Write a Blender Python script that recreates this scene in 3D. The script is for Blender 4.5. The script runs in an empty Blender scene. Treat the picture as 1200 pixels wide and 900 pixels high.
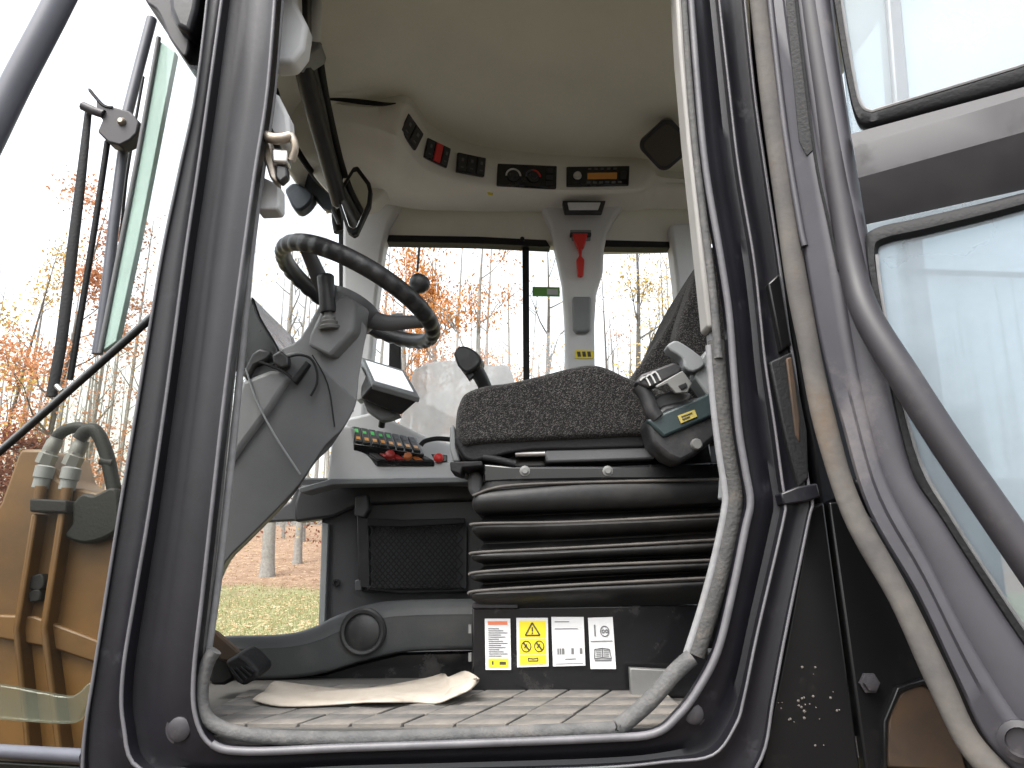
import bpy, bmesh, math, random
from mathutils import Vector, Matrix, noise
R = math.radians
random.seed(7)
scene = bpy.context.scene
COL = scene.collection

# ------------------------------------------------------------------ camera
CZ, PITCH, F = 1.9, R(13.0), 866.0          # eye height, upward tilt, focal length in photo pixels (1200 wide)
cam_d = bpy.data.cameras.new('camera')
cam = bpy.data.objects.new('camera', cam_d); COL.objects.link(cam)
cam.location = (0, 0, CZ); cam.rotation_euler = (R(90) + PITCH, 0, 0)
cam_d.sensor_width = 36; cam_d.lens = 36 * F / 1200
cam_d.clip_start = 0.02; cam_d.clip_end = 3000
scene.camera = cam

# ------------------------------------------------------------------ daylight
SUN_EL, SUN_AZ = R(60), R(215)              # high, behind the camera and a little to the left; thin overcast
world = bpy.data.worlds.new('World'); scene.world = world; world.use_nodes = True
nt = world.node_tree; nt.nodes.clear()
sky = nt.nodes.new('ShaderNodeTexSky'); sky.sky_type = 'NISHITA'; sky.sun_disc = False
sky.sun_elevation = SUN_EL; sky.sun_rotation = SUN_AZ; sky.air_density = 1.6; sky.dust_density = 5.0; sky.ozone_density = 1.0
hs = nt.nodes.new('ShaderNodeHueSaturation'); hs.inputs['Saturation'].default_value = 0.24
bg = nt.nodes.new('ShaderNodeBackground'); bg.inputs['Strength'].default_value = 0.15
wo = nt.nodes.new('ShaderNodeOutputWorld')
nt.links.new(sky.outputs[0], hs.inputs['Color']); nt.links.new(hs.outputs[0], bg.inputs['Color']); nt.links.new(bg.outputs[0], wo.inputs['Surface'])
sun_d = bpy.data.lights.new('sun', 'SUN'); sun_d.energy = 0.8; sun_d.angle = R(30); sun_d.color = (1, .965, .91)
sun = bpy.data.objects.new('sun', sun_d); COL.objects.link(sun)
sd = Vector((math.cos(SUN_EL) * math.sin(SUN_AZ), math.cos(SUN_EL) * math.cos(SUN_AZ), math.sin(SUN_EL)))
sun.rotation_euler = sd.to_track_quat('Z', 'Y').to_euler(); sun.location = (0, 0, 30)
scene.view_settings.view_transform = 'Standard'; scene.view_settings.look = 'None'
scene.view_settings.exposure = 1.80; scene.view_settings.gamma = 1
scene.cycles.max_bounces = 10; scene.cycles.diffuse_bounces = 6; scene.cycles.transparent_max_bounces = 24
scene.cycles.use_denoising = True

# ------------------------------------------------------------------ geometry helpers
CP, SP = math.cos(PITCH), math.sin(PITCH)
def ray(u, v):
    a = (u - 600) / F; b = (450 - v) / F
    return Vector((a, CP - b * SP, SP + b * CP))
EYE = Vector((0, 0, CZ))
def P(u, v, Y):                              # the point of the place at depth Y seen at photo pixel (u, v)
    d = ray(u, v); return EYE + d * (Y / d.y)
def PZ(u, v, z):                             # ... on the level z
    d = ray(u, v); return EYE + d * ((z - CZ) / d.z)
def PX(u, v, x):                             # ... on the plane x
    d = ray(u, v); return EYE + d * (x / d.x)
def PN(u, v, p, n):                          # ... on any plane
    d = ray(u, v); return EYE + d * ((p - EYE).dot(n) / d.dot(n))

def spl(pts, n=6, closed=False):             # Catmull-Rom through points (tuples of any length)
    out = []; m = len(pts)
    rng = range(m if closed else m - 1)
    for i in rng:
        if closed: p = [pts[(i + k) % m] for k in (-1, 0, 1, 2)]
        else: p = [pts[max(0, min(m - 1, i + k))] for k in (-1, 0, 1, 2)]
        for j in range(n):
            t = j / n
            out.append(tuple(0.5 * (2 * b + (c - a) * t + (2 * a - 5 * b + 4 * c - d) * t * t + (3 * b - a - 3 * c + d) * t ** 3) for a, b, c, d in zip(*p)))
    if not closed: out.append(tuple(pts[-1]))
    return out

class MB:
    def __init__(s): s.v = []; s.f = []
    def add(s, vs, fs):
        o = len(s.v); s.v += [Vector(q) for q in vs]; s.f += [tuple(i + o for i in f) for f in fs]; return s
    def box(s, c, size, rot=None):
        x, y, z = (q / 2 for q in size); M = rot or Matrix.Identity(3); c = Vector(c)
        vs = [c + M @ Vector(q) for q in ((-x,-y,-z),(x,-y,-z),(x,y,-z),(-x,y,-z),(-x,-y,z),(x,-y,z),(x,y,z),(-x,y,z))]
        return s.add(vs, [(3,2,1,0),(4,5,6,7),(0,1,5,4),(1,2,6,5),(2,3,7,6),(3,0,4,7)])
    def hexa(s, a, b):                       # two matching loops, front and back
        n = len(a)
        return s.add(list(a) + list(b), [tuple(range(n)), tuple(range(2*n-1, n-1, -1))] + [((i+1)%n, i, n+i, n+(i+1)%n) for i in range(n)])
    def tube(s, pts, r, seg=10, cap=True, n=0, flat=1.0):
        pts = [tuple(p) for p in pts]
        rs = [r] * len(pts) if not isinstance(r, (list, tuple)) else list(r)
        if n:
            q = spl([p + (k,) for p, k in zip(pts, rs)], n); pts = [k[:3] for k in q]; rs = [k[3] for k in q]
        pts = [Vector(p) for p in pts]; o = len(s.v); nrm = None
        for i, p in enumerate(pts):
            t = (pts[min(i+1, len(pts)-1)] - pts[max(i-1, 0)]).normalized()
            if nrm is None:
                nrm = t.cross(Vector((0, 1, 0)))
                if nrm.length < .05: nrm = t.cross(Vector((1, 0, 0)))
            nrm = (nrm - t * nrm.dot(t)).normalized(); bn = t.cross(nrm)
            for k in range(seg):
                a = 2 * math.pi * k / seg
                s.v.append(p + (nrm * math.cos(a) + bn * math.sin(a) * flat) * rs[i])
        for i in range(len(pts) - 1):
            for k in range(seg):
                s.f.append((o+i*seg+k, o+i*seg+(k+1)%seg, o+(i+1)*seg+(k+1)%seg, o+(i+1)*seg+k))
        if cap:
            s.f.append(tuple(range(o+seg-1, o-1, -1))); e = o + (len(pts)-1)*seg; s.f.append(tuple(range(e, e+seg)))
        return s
    def lathe(s, prof, origin, axis, seg=24):   # prof: (radius, height along axis)
        axis = Vector(axis).normalized(); q = axis.to_track_quat('Z', 'Y').to_matrix(); o = len(s.v); origin = Vector(origin)
        for r_, h in prof:
            for k in range(seg):
                a = 2*math.pi*k/seg; s.v.append(origin + q @ Vector((r_*math.cos(a), r_*math.sin(a), h)))
        for i in range(len(prof)-1):
            for k in range(seg):
                s.f.append((o+i*seg+k, o+i*seg+(k+1)%seg, o+(i+1)*seg+(k+1)%seg, o+(i+1)*seg+k))
        s.f.append(tuple(range(o+seg-1, o-1, -1))); e = o+(len(prof)-1)*seg; s.f.append(tuple(range(e, e+seg)))
        return s
    def grid(s, rows):
        o = len(s.v); w = len(rows[0])
        for r_ in rows: s.v += [Vector(q) for q in r_]
        for i in range(len(rows)-1):
            for j in range(w-1):
                s.f.append((o+i*w+j, o+i*w+j+1, o+(i+1)*w+j+1, o+(i+1)*w+j))
        return s
    def build(s, name, mat, parent=None, bevel=0, seg=2, smooth=True, angle=46, thick=0, sub=0, offs=-1, fix=True):
        c = sum(s.v, Vector()) / max(1, len(s.v))
        me = bpy.data.meshes.new(name); me.from_pydata([p - c for p in s.v], [], s.f); me.update()
        if fix:
            bm = bmesh.new(); bm.from_mesh(me); bmesh.ops.recalc_face_normals(bm, faces=bm.faces); bm.to_mesh(me); bm.free()
        if smooth:
            me.shade_smooth(); me.set_sharp_from_angle(angle=R(angle))
        me.materials.append(mat)
        o = bpy.data.objects.new(name, me); COL.objects.link(o)
        if parent:
            o.parent = parent; o.location = c - Vector(parent['wl'])
        else: o.location = c
        o['wl'] = list(c)
        if thick: m = o.modifiers.new('solid', 'SOLIDIFY'); m.thickness = thick; m.offset = offs
        if bevel:
            m = o.modifiers.new('bevel', 'BEVEL'); m.width = bevel; m.segments = seg; m.limit_method = 'ANGLE'; m.angle_limit = R(35)
            m.harden_normals = False
        if sub: m = o.modifiers.new('sub', 'SUBSURF'); m.levels = sub; m.render_levels = sub
        return o

def prism(px, Y, depth, bevel=0):            # outline in a plane Y, straight back by depth
    a = [P(u, v, Y) for u, v in px]; b = [p + Vector((0, depth, 0)) for p in a]
    return MB().hexa(a, b)
def part(name, mat, parent, px, Y, depth, bevel=.004, seg=2, **k):
    return prism(px, Y, depth).build(name, mat, parent, bevel=bevel, seg=seg, **k)
def slab(name, mat, parent, pts, d, bevel=.003, **k):
    pts = [Vector(p) for p in pts]; d = Vector(d)
    return MB().hexa(pts, [p + d for p in pts]).build(name, mat, parent, bevel=bevel, **k)
def rrect(cx, cz, w, h, r, n=4):             # rounded rectangle, local 2-D
    o = []
    for sx, sz, a0 in ((1,1,0),(-1,1,90),(-1,-1,180),(1,-1,270)):
        for i in range(n+1):
            a = R(a0 + 90*i/n); o.append((cx + sx*(w/2-r) + r*math.cos(a), cz + sz*(h/2-r) + r*math.sin(a)))
    return o
def thing(name, label, cat, loc=(0,0,0), group=None):
    o = bpy.data.objects.new(name, None); COL.objects.link(o); o.location = loc; o.empty_display_size = .05
    o['wl'] = list(loc); o['label'] = label; o['category'] = cat
    if group: o['group'] = group
    return o
def tag(o, label, cat, group=None):
    o['label'] = label; o['category'] = cat
    if group: o['group'] = group
    return o

# ------------------------------------------------------------------ materials
def mat(name, col, rough=.5, metal=0, var=.0, scale=8, col2=None, bump=0, bscale=60, spec=.5, dust=0, dustcol=(.32,.29,.25), dscale=5, coat=0, dlo=.55, dhi=.75):
    m = bpy.data.materials.new(name); m.use_nodes = True; n = m.node_tree; b = n.nodes['Principled BSDF']
    b.inputs['Roughness'].default_value = rough; b.inputs['Metallic'].default_value = metal
    b.inputs['Specular IOR Level'].default_value = spec; b.inputs['Coat Weight'].default_value = coat
    tc = n.nodes.new('ShaderNodeTexCoord')
    def rgb(c): return (c[0], c[1], c[2], 1)
    src = None
    if var or col2:
        nz = n.nodes.new('ShaderNodeTexNoise'); nz.inputs['Scale'].default_value = scale; nz.inputs['Detail'].default_value = 6; nz.inputs['Roughness'].default_value = .65
        n.links.new(tc.outputs['Object'], nz.inputs['Vector'])
        rp = n.nodes.new('ShaderNodeValToRGB'); rp.color_ramp.elements[0].position = .3; rp.color_ramp.elements[1].position = .7
        lo = [max(0, c*(1-var)) for c in col]; hi = [min(1, c*(1+var)) for c in col] if not col2 else col2
        rp.color_ramp.elements[0].color = rgb(lo if not col2 else col); rp.color_ramp.elements[1].color = rgb(hi)
        n.links.new(nz.outputs['Fac'], rp.inputs['Fac']); src = rp.outputs['Color']
    if dust:
        nd = n.nodes.new('ShaderNodeTexNoise'); nd.inputs['Scale'].default_value = dscale; nd.inputs['Detail'].default_value = 9; nd.inputs['Roughness'].default_value = .72
        n.links.new(tc.outputs['Object'], nd.inputs['Vector'])
        mr = n.nodes.new('ShaderNodeMapRange'); mr.inputs['From Min'].default_value = dlo; mr.inputs['From Max'].default_value = dhi; mr.inputs['To Max'].default_value = dust
        n.links.new(nd.outputs['Fac'], mr.inputs['Value'])
        mx = n.nodes.new('ShaderNodeMix'); mx.data_type = 'RGBA'
        n.links.new(mr.outputs[0], mx.inputs['Factor'])
        if src: n.links.new(src, mx.inputs['A'])
        else: mx.inputs['A'].default_value = rgb(col)
        mx.inputs['B'].default_value = rgb(dustcol); src = mx.outputs['Result']
        ra = n.nodes.new('ShaderNodeMapRange'); ra.inputs['From Max'].default_value = max(.01, dust); ra.inputs['To Min'].default_value = rough; ra.inputs['To Max'].default_value = min(1, rough+.35)
        n.links.new(mr.outputs[0], ra.inputs['Value']); n.links.new(ra.outputs[0], b.inputs['Roughness'])
    if src: n.links.new(src, b.inputs['Base Color'])
    else: b.inputs['Base Color'].default_value = rgb(col)
    if bump:
        nb = n.nodes.new('ShaderNodeTexNoise'); nb.inputs['Scale'].default_value = bscale; nb.inputs['Detail'].default_value = 4
        n.links.new(tc.outputs['Object'], nb.inputs['Vector'])
        bp = n.nodes.new('ShaderNodeBump'); bp.inputs['Strength'].default_value = bump; bp.inputs['Distance'].default_value = .004
        n.links.new(nb.outputs['Fac'], bp.inputs['Height']); n.links.new(bp.outputs[0], b.inputs['Normal'])
    return m

def glass(name, tint, haze=0.0, hazecol=(.75,.8,.82), hs=3.0, refl=1.0):
    m = bpy.data.materials.new(name); m.use_nodes = True; n = m.node_tree; n.nodes.clear()
    o = n.nodes.new('ShaderNodeOutputMaterial'); t = n.nodes.new('ShaderNodeBsdfTransparent'); t.inputs['Color'].default_value = (*tint, 1)
    g = n.nodes.new('ShaderNodeBsdfGlossy'); g.inputs['Roughness'].default_value = .02
    lw = n.nodes.new('ShaderNodeLayerWeight'); lw.inputs['Blend'].default_value = .5     # Schlick, the same from both faces of the pane
    pw = n.nodes.new('ShaderNodeMath'); pw.operation = 'POWER'; pw.inputs[1].default_value = 5; n.links.new(lw.outputs['Facing'], pw.inputs[0])
    fr = n.nodes.new('ShaderNodeMath'); fr.operation = 'MULTIPLY_ADD'; fr.inputs[1].default_value = .96*refl; fr.inputs[2].default_value = .035*refl; n.links.new(pw.outputs[0], fr.inputs[0])
    mx = n.nodes.new('ShaderNodeMixShader'); n.links.new(fr.outputs[0], mx.inputs['Fac']); n.links.new(t.outputs[0], mx.inputs[1]); n.links.new(g.outputs[0], mx.inputs[2])
    last = mx
    if haze:
        d = n.nodes.new('ShaderNodeBsdfDiffuse'); d.inputs['Color'].default_value = (*hazecol, 1)
        tl = n.nodes.new('ShaderNodeBsdfTranslucent'); tl.inputs['Color'].default_value = (*hazecol, 1)
        md = n.nodes.new('ShaderNodeMixShader'); md.inputs['Fac'].default_value = .5; n.links.new(d.outputs[0], md.inputs[1]); n.links.new(tl.outputs[0], md.inputs[2])
        tc = n.nodes.new('ShaderNodeTexCoord'); nz = n.nodes.new('ShaderNodeTexNoise'); nz.inputs['Scale'].default_value = hs; nz.inputs['Detail'].default_value = 8
        n.links.new(tc.outputs['Object'], nz.inputs['Vector'])
        mr = n.nodes.new('ShaderNodeMapRange'); mr.inputs['From Min'].default_value = .3; mr.inputs['From Max'].default_value = .7; mr.inputs['To Min'].default_value = haze*.55; mr.inputs['To Max'].default_value = haze*1.3
        n.links.new(nz.outputs['Fac'], mr.inputs['Value'])
        m2 = n.nodes.new('ShaderNodeMixShader'); n.links.new(mr.outputs[0], m2.inputs['Fac']); n.links.new(last.outputs[0], m2.inputs[1]); n.links.new(md.outputs[0], m2.inputs[2]); last = m2
    n.links.new(last.outputs[0], o.inputs['Surface'])
    return m

M = {}
M['frame'] = mat('satin_black_paint', (.0065,.0062,.0088), .38, var=.25, scale=14, dust=.24, dustcol=(.11,.108,.125), dscale=13, dlo=.60, dhi=.80, bump=.05, bscale=90, spec=.4)
M['edge_highlight'] = mat('rolled_edge_highlight', (.07,.068,.075), .48, col2=(.115,.111,.12), scale=12, bump=.1, bscale=120)  # lighter tone paints the highlight line along the rolled frame edges
M['body'] = mat('dirty_black_panel', (.005,.005,.0055), .28, dust=.14, dustcol=(.10,.075,.055), dscale=6, dlo=.58, dhi=.82, bump=.05, bscale=40, spec=.3)
M['doorframe'] = mat('grey_black_door_paint', (.042,.040,.048), .52, var=.15, scale=9, dust=.35, dustcol=(.26,.23,.22), dscale=6, bump=.04, bscale=70)
M['bar'] = mat('grab_bar_paint', (.026,.024,.028), .5, var=.2, dust=.15, dscale=9, spec=.4)
M['crossbar'] = mat('crossbar_paint', (.03,.0285,.032), .6, var=.12, dust=.15, dustcol=(.12,.10,.09))
M['tan_rubber'] = mat('muddy_rubber_seal', (.05,.047,.046), .8, col2=(.095,.085,.075), scale=9, dust=.75, dustcol=(.10,.062,.034), dscale=6, bump=.3, bscale=70)
M['seal'] = mat('grey_rubber_seal', (.17,.17,.175), .7, var=.2, scale=30, dust=.4, dustcol=(.3,.27,.23), bump=.15, bscale=120)
M['rough_seal'] = mat('worn_grey_seal', (.05,.052,.054), .8, col2=(.10,.097,.094), scale=35, dust=.4, dustcol=(.18,.155,.135), dscale=18, bump=.5, bscale=140)
M['dark_seal'] = mat('dirty_dark_seal', (.03,.031,.032), .85, col2=(.065,.062,.058), scale=30, dust=.5, dustcol=(.16,.12,.09), dscale=26, bump=.6, bscale=160, dlo=.55, dhi=.7)
M['rubber'] = mat('black_rubber', (.010,.010,.011), .6, bump=.3, bscale=150, spec=.25)
M['beige'] = mat('beige_trim', (.68,.67,.605), .75, var=.06, scale=5, bump=.12, bscale=350)
M['headliner'] = mat('beige_headliner', (.72,.71,.60), .9, var=.07, scale=3, bump=.25, bscale=500, dust=.15, dustcol=(.60,.59,.50), dscale=3)
M['grey_trim'] = mat('light_grey_trim', (.58,.585,.59), .6, var=.06, scale=6, bump=.08, bscale=400)
M['strip'] = mat('pale_edge_strip', (.27,.262,.25), .6, var=.1)
M['mid_grey'] = mat('mid_grey_trim', (.19,.20,.205), .55, var=.1, scale=6, bump=.1, bscale=400)
M['column'] = mat('charcoal_column_plastic', (.075,.076,.08), .5, var=.12, scale=7, bump=.12, bscale=420, dust=.15, dustcol=(.2,.18,.16))
M['column_lt'] = mat('grey_column_plastic', (.145,.147,.15), .5, var=.1, scale=7, bump=.12, bscale=420, dust=.15, dustcol=(.25,.22,.2))
M['dark'] = mat('dark_plastic', (.018,.018,.0195), .45, var=.2, bump=.1, bscale=300, dust=.12)
M['wall'] = mat('charcoal_wall_panel', (.032,.033,.036), .6, var=.12, scale=8, bump=.15, bscale=420, dust=.15, dustcol=(.16,.14,.12))
M['duct'] = mat('grey_duct_plastic', (.05,.053,.055), .55, var=.12, scale=6, bump=.12, bscale=400, dust=.3, dustcol=(.17,.155,.14))
M['gloss'] = mat('gloss_black', (.008,.008,.009), .2, dust=.12, dustcol=(.25,.22,.2), dscale=9)
M['bellows'] = mat('black_vinyl', (.009,.009,.0095), .5, var=.3, scale=12, dust=.32, dustcol=(.085,.07,.058), dscale=5, bump=.15, bscale=60, dlo=.52, dhi=.8, spec=.4)
M['wheel'] = mat('steering_rubber', (.02,.02,.021), .42, bump=.1, bscale=200, dust=.12)
M['metal'] = mat('worn_steel', (.55,.54,.52), .38, .9, var=.15, scale=30)
M['zinc'] = mat('zinc_striker', (.42,.39,.35), .45, .6, col2=(.28,.22,.16), scale=28, bump=.1)
M['mirror'] = mat('mirror_silver', (.75,.76,.76), .05, 1)
M['red'] = mat('red_plastic', (.55,.02,.015), .4)
M['dull_red'] = mat('dull_red_rocker', (.26,.015,.012), .45)
M['dull_orange'] = mat('dull_orange_rocker', (.34,.09,.015), .45)
M['orange'] = mat('orange_plastic', (.65,.16,.02), .4)
M['amber'] = mat('amber_display', (.62,.27,.05), .3)
M['green'] = mat('green_print', (.12,.34,.06), .5)
M['greenlight'] = mat('green_mark', (.05,.5,.08), .5)
M['white'] = mat('white_label', (.62,.62,.62), .5, var=.04)
M['yellow'] = mat('yellow_label', (.75,.60,.02), .5, var=.05)
M['orangeprint'] = mat('orange_print', (.62,.16,.07), .5)
M['ink'] = mat('grey_ink', (.10,.10,.105), .6)
M['black_ink'] = mat('black_ink', (.05,.045,.03), .6)
M['paper'] = mat('dusty_cardboard', (.31,.27,.22), .9, col2=(.42,.375,.32), scale=9, dust=.75, dustcol=(.17,.125,.09), dscale=7, bump=.3, bscale=60)
M['mat'] = mat('dusty_floor_mat', (.055,.055,.055), .85, col2=(.125,.118,.108), scale=9, dust=.6, dustcol=(.23,.20,.17), dscale=6, bump=.4, bscale=90, dlo=.42, dhi=.68)
M['groove'] = mat('mat_groove', (.075,.072,.068), .9, dust=.7, dustcol=(.19,.165,.14), dscale=8)
M['netting'] = mat('black_netting', (.012,.012,.012), .75)
M['screen'] = mat('display_glass', (.55,.57,.58), .12, spec=.8)
_b = M['screen'].node_tree.nodes['Principled BSDF']; _b.inputs['Emission Color'].default_value = (.9,.95,1,1); _b.inputs['Emission Strength'].default_value = .28  # faint emission stands for sky reflected in the display, not a lit screen
M['yellow_paint'] = mat('ochre_machine_paint', (.15,.070,.012), .5, col2=(.05,.025,.007), scale=2.2, dust=.4, dustcol=(.16,.09,.04), dscale=5)
M['rust'] = mat('rusty_recess', (.06,.03,.011), .7, col2=(.018,.011,.007), scale=9, dust=.4, dustcol=(.09,.055,.025))
M['pewter'] = mat('grey_fitting', (.17,.17,.165), .5, .4, var=.2)
M['hose'] = mat('hose_rubber', (.007,.008,.008), .6, bump=.3, spec=.3, bscale=120)
M['navy'] = mat('mirror_back', (.03,.04,.055), .45)
M['bluegrey'] = mat('grey_wiper_tube', (.07,.073,.09), .4, var=.2)
M['green_edge'] = mat('green_glass_edge', (.34,.45,.415), .25, var=.12, scale=8)
M['teal'] = mat('teal_black_armrest', (.02,.033,.035), .45, var=.2, bump=.1, bscale=250)
M['pale'] = mat('grey_white_plastic', (.55,.58,.58), .5, var=.06)
M['glass'] = glass('window_glass', (.985,.992,.99))
M['hazeglass'] = glass('hazed_door_glass', (.80,.85,.88), .46, (.50,.57,.62), 4)  # blue-grey haze paints the sky reflected in the door glass
M['topglass'] = glass('door_top_glass', (.92,.955,.965), .12, (.82,.86,.88), 4)
M['lowglass'] = glass('corner_glass', (.93,.94,.93), .003, (.6,.64,.66), 5, .12)
M['sheen'] = glass('pane_reflection', (.85,.88,.85), .20, (.42,.46,.40), 5)  # greenish haze stands for a reflection in the corner glass
M['tinted'] = glass('tinted_corner_glass', (.86,.86,.82), .003, (.6,.62,.62), 5, .14)
M['film'] = glass('reflection_sheet', (.9,.9,.9), .72, (.84,.83,.84), 9)  # milky colour stands for a reflection in the side window

def fabric():
    m = bpy.data.materials.new('charcoal_tweed'); m.use_nodes = True; n = m.node_tree; b = n.nodes['Principled BSDF']
    b.inputs['Roughness'].default_value = .95; b.inputs['Specular IOR Level'].default_value = .15; b.inputs['Sheen Weight'].default_value = .12
    tc = n.nodes.new('ShaderNodeTexCoord'); mp = n.nodes.new('ShaderNodeMapping'); mp.vector_type = 'TEXTURE'; mp.inputs['Scale'].default_value = (1/430, 1/430, 1/1150); mp.inputs['Rotation'].default_value = (0, R(-35), 0)
    n.links.new(tc.outputs['Object'], mp.inputs['Vector'])
    vo = n.nodes.new('ShaderNodeTexVoronoi'); vo.inputs['Scale'].default_value = 1.0; n.links.new(mp.outputs[0], vo.inputs['Vector'])
    nz = n.nodes.new('ShaderNodeTexNoise'); nz.inputs['Scale'].default_value = 6; nz.inputs['Detail'].default_value = 5; n.links.new(tc.outputs['Object'], nz.inputs['Vector'])
    sp = n.nodes.new('ShaderNodeSeparateColor'); n.links.new(vo.outputs['Color'], sp.inputs[0])
    rp = n.nodes.new('ShaderNodeValToRGB'); e = rp.color_ramp.elements
    e[0].position = 0; e[0].color = (.008,.007,.007,1); e[1].position = .62; e[1].color = (.018,.0165,.0165,1)
    k = e.new(.8); k.color = (.05,.048,.047,1); k = e.new(1); k.color = (.17,.162,.155,1)
    n.links.new(sp.outputs[0], rp.inputs['Fac'])
    mx = n.nodes.new('ShaderNodeMix'); mx.data_type = 'RGBA'; mx.blend_type = 'MULTIPLY'; mx.inputs['Factor'].default_value = .5
    n.links.new(rp.outputs[0], mx.inputs['A']); n.links.new(nz.outputs['Fac'], mx.inputs['B']); n.links.new(mx.outputs['Result'], b.inputs['Base Color'])
    bp = n.nodes.new('ShaderNodeBump'); bp.inputs['Strength'].default_value = .6; bp.inputs['Distance'].default_value = .003
    n.links.new(vo.outputs['Distance'], bp.inputs['Height']); n.links.new(bp.outputs[0], b.inputs['Normal'])
    return m
M['fold'] = mat('scuffed_vinyl_edge', (.018,.017,.016), .6, col2=(.085,.074,.064), scale=9)
M['speaker_cloth'] = mat('brown_speaker_cloth', (.075,.066,.052), .9, bump=.3, bscale=400)
M['label_yellow'] = mat('faded_yellow_label', (.36,.29,.07), .6, var=.1)
M['fabric'] = fabric()
M['mud'] = mat('dried_mud', (.085,.076,.068), .9, var=.3)
#@@GROUND
# ------------------------------------------------------------------ ground, wood and trees
def ground_z(x, y):
    e = 37 + 1.2 * math.sin(x * .11)
    t = max(0, y - e)
    return (0.13 * min(t, 36) + (.25 * noise.noise((x*.12, y*.12, 0)) if t > 0 else .0) * min(1, t / 4))
def ground_mat():
    m = bpy.data.materials.new('grass_and_leaf_litter'); m.use_nodes = True; n = m.node_tree; b = n.nodes['Principled BSDF']; b.inputs['Roughness'].default_value = .95
    b.inputs['Specular IOR Level'].default_value = .1
    ge = n.nodes.new('ShaderNodeNewGeometry'); sx = n.nodes.new('ShaderNodeSeparateXYZ'); n.links.new(ge.outputs['Position'], sx.inputs[0])
    n1 = n.nodes.new('ShaderNodeTexNoise'); n1.inputs['Scale'].default_value = 2.2; n1.inputs['Detail'].default_value = 10; n1.inputs['Roughness'].default_value = .75; n.links.new(ge.outputs['Position'], n1.inputs['Vector'])
    n2 = n.nodes.new('ShaderNodeTexNoise'); n2.inputs['Scale'].default_value = .5; n2.inputs['Detail'].default_value = 8; n.links.new(ge.outputs['Position'], n2.inputs['Vector'])
    rg = n.nodes.new('ShaderNodeValToRGB'); e = rg.color_ramp.elements; e[0].position = .32; e[0].color = (.125,.125,.06,1); e[1].position = .66; e[1].color = (.27,.24,.155,1); k = e.new(.48); k.color = (.20,.20,.10,1)
    rl = n.nodes.new('ShaderNodeValToRGB'); e = rl.color_ramp.elements; e[0].position = .3; e[0].color = (.13,.08,.05,1); e[1].position = .7; e[1].color = (.33,.25,.18,1); k = e.new(.5); k.color = (.22,.145,.10,1)
    n.links.new(n1.outputs['Fac'], rg.inputs['Fac']); n.links.new(n1.outputs['Fac'], rl.inputs['Fac'])
    ad = n.nodes.new('ShaderNodeMath'); ad.operation = 'MULTIPLY_ADD'; ad.inputs[1].default_value = 9; n.links.new(n2.outputs['Fac'], ad.inputs[0]); n.links.new(sx.outputs['Y'], ad.inputs[2])
    mr = n.nodes.new('ShaderNodeMapRange'); mr.inputs['From Min'].default_value = 41; mr.inputs['From Max'].default_value = 43.5; n.links.new(ad.outputs[0], mr.inputs['Value'])
    mx = n.nodes.new('ShaderNodeMix'); mx.data_type = 'RGBA'; n.links.new(mr.outputs[0], mx.inputs['Factor']); n.links.new(rg.outputs[0], mx.inputs['A']); n.links.new(rl.outputs[0], mx.inputs['B'])
    rs = n.nodes.new('ShaderNodeValToRGB'); e = rs.color_ramp.elements; e[0].position = .3; e[0].color = (.028,.022,.017,1); e[1].position = .75; e[1].color = (.085,.068,.052,1)  # unseen dark soil close by, put in to darken reflections on the frame
    n.links.new(n1.outputs['Fac'], rs.inputs['Fac'])
    m2 = n.nodes.new('ShaderNodeMapRange'); m2.inputs['From Min'].default_value = 11; m2.inputs['From Max'].default_value = 14; n.links.new(ad.outputs[0], m2.inputs['Value'])
    m3 = n.nodes.new('ShaderNodeMix'); m3.data_type = 'RGBA'; n.links.new(m2.outputs[0], m3.inputs['Factor']); n.links.new(rs.outputs[0], m3.inputs['A']); n.links.new(mx.outputs['Result'], m3.inputs['B'])
    n.links.new(m3.outputs['Result'], b.inputs['Base Color'])
    return m
def axis(a, b, step): return [a + i * step for i in range(int((b - a) / step) + 1)]
xs = [-1500, -500, -200] + axis(-90, 90, 3) + [200, 500, 1500]
ys = [-1500, -300, -60] + axis(-20, 30, 5) + axis(32, 90, 2) + [150, 400, 1500]
g = MB().grid([[(x, y, ground_z(x, y)) for x in xs] for y in ys]).build('ground', ground_mat(), angle=180)
g['kind'] = 'structure'

LEAF = {}
def leafmat(name, a, b):
    m = mat(name, a, .7, col2=b, scale=1.3, spec=.2); n = m.node_tree; bs = n.nodes['Principled BSDF']
    tl = n.nodes.new('ShaderNodeBsdfTranslucent'); mx = n.nodes.new('ShaderNodeMixShader'); mx.inputs['Fac'].default_value = .35
    rp = [q for q in n.nodes if q.type == 'VALTORGB'][0]; n.links.new(rp.outputs[0], tl.inputs['Color'])
    out = [q for q in n.nodes if q.type == 'OUTPUT_MATERIAL'][0]
    n.links.new(bs.outputs[0], mx.inputs[1]); n.links.new(tl.outputs[0], mx.inputs[2]); n.links.new(mx.outputs[0], out.inputs['Surface'])
    return m
LEAF['orange'] = leafmat('orange_leaves', (.40,.145,.03), (.52,.25,.075))
LEAF['yellow'] = leafmat('yellow_leaves', (.40,.26,.055), (.48,.35,.12))
LEAF['russet'] = leafmat('russet_leaves', (.13,.045,.03), (.22,.085,.05))
LEAF['pink'] = leafmat('pale_orange_leaves', (.40,.17,.085), (.48,.26,.14))
LEAF['litter'] = leafmat('fallen_leaf', (.40,.25,.12), (.58,.47,.32))
LEAF['grass'] = leafmat('grass_blade', (.18,.20,.085), (.34,.33,.17))
M['bark'] = mat('grey_bark', (.15,.145,.135), .9, col2=(.27,.26,.245), scale=7, bump=.6, bscale=12)
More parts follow.
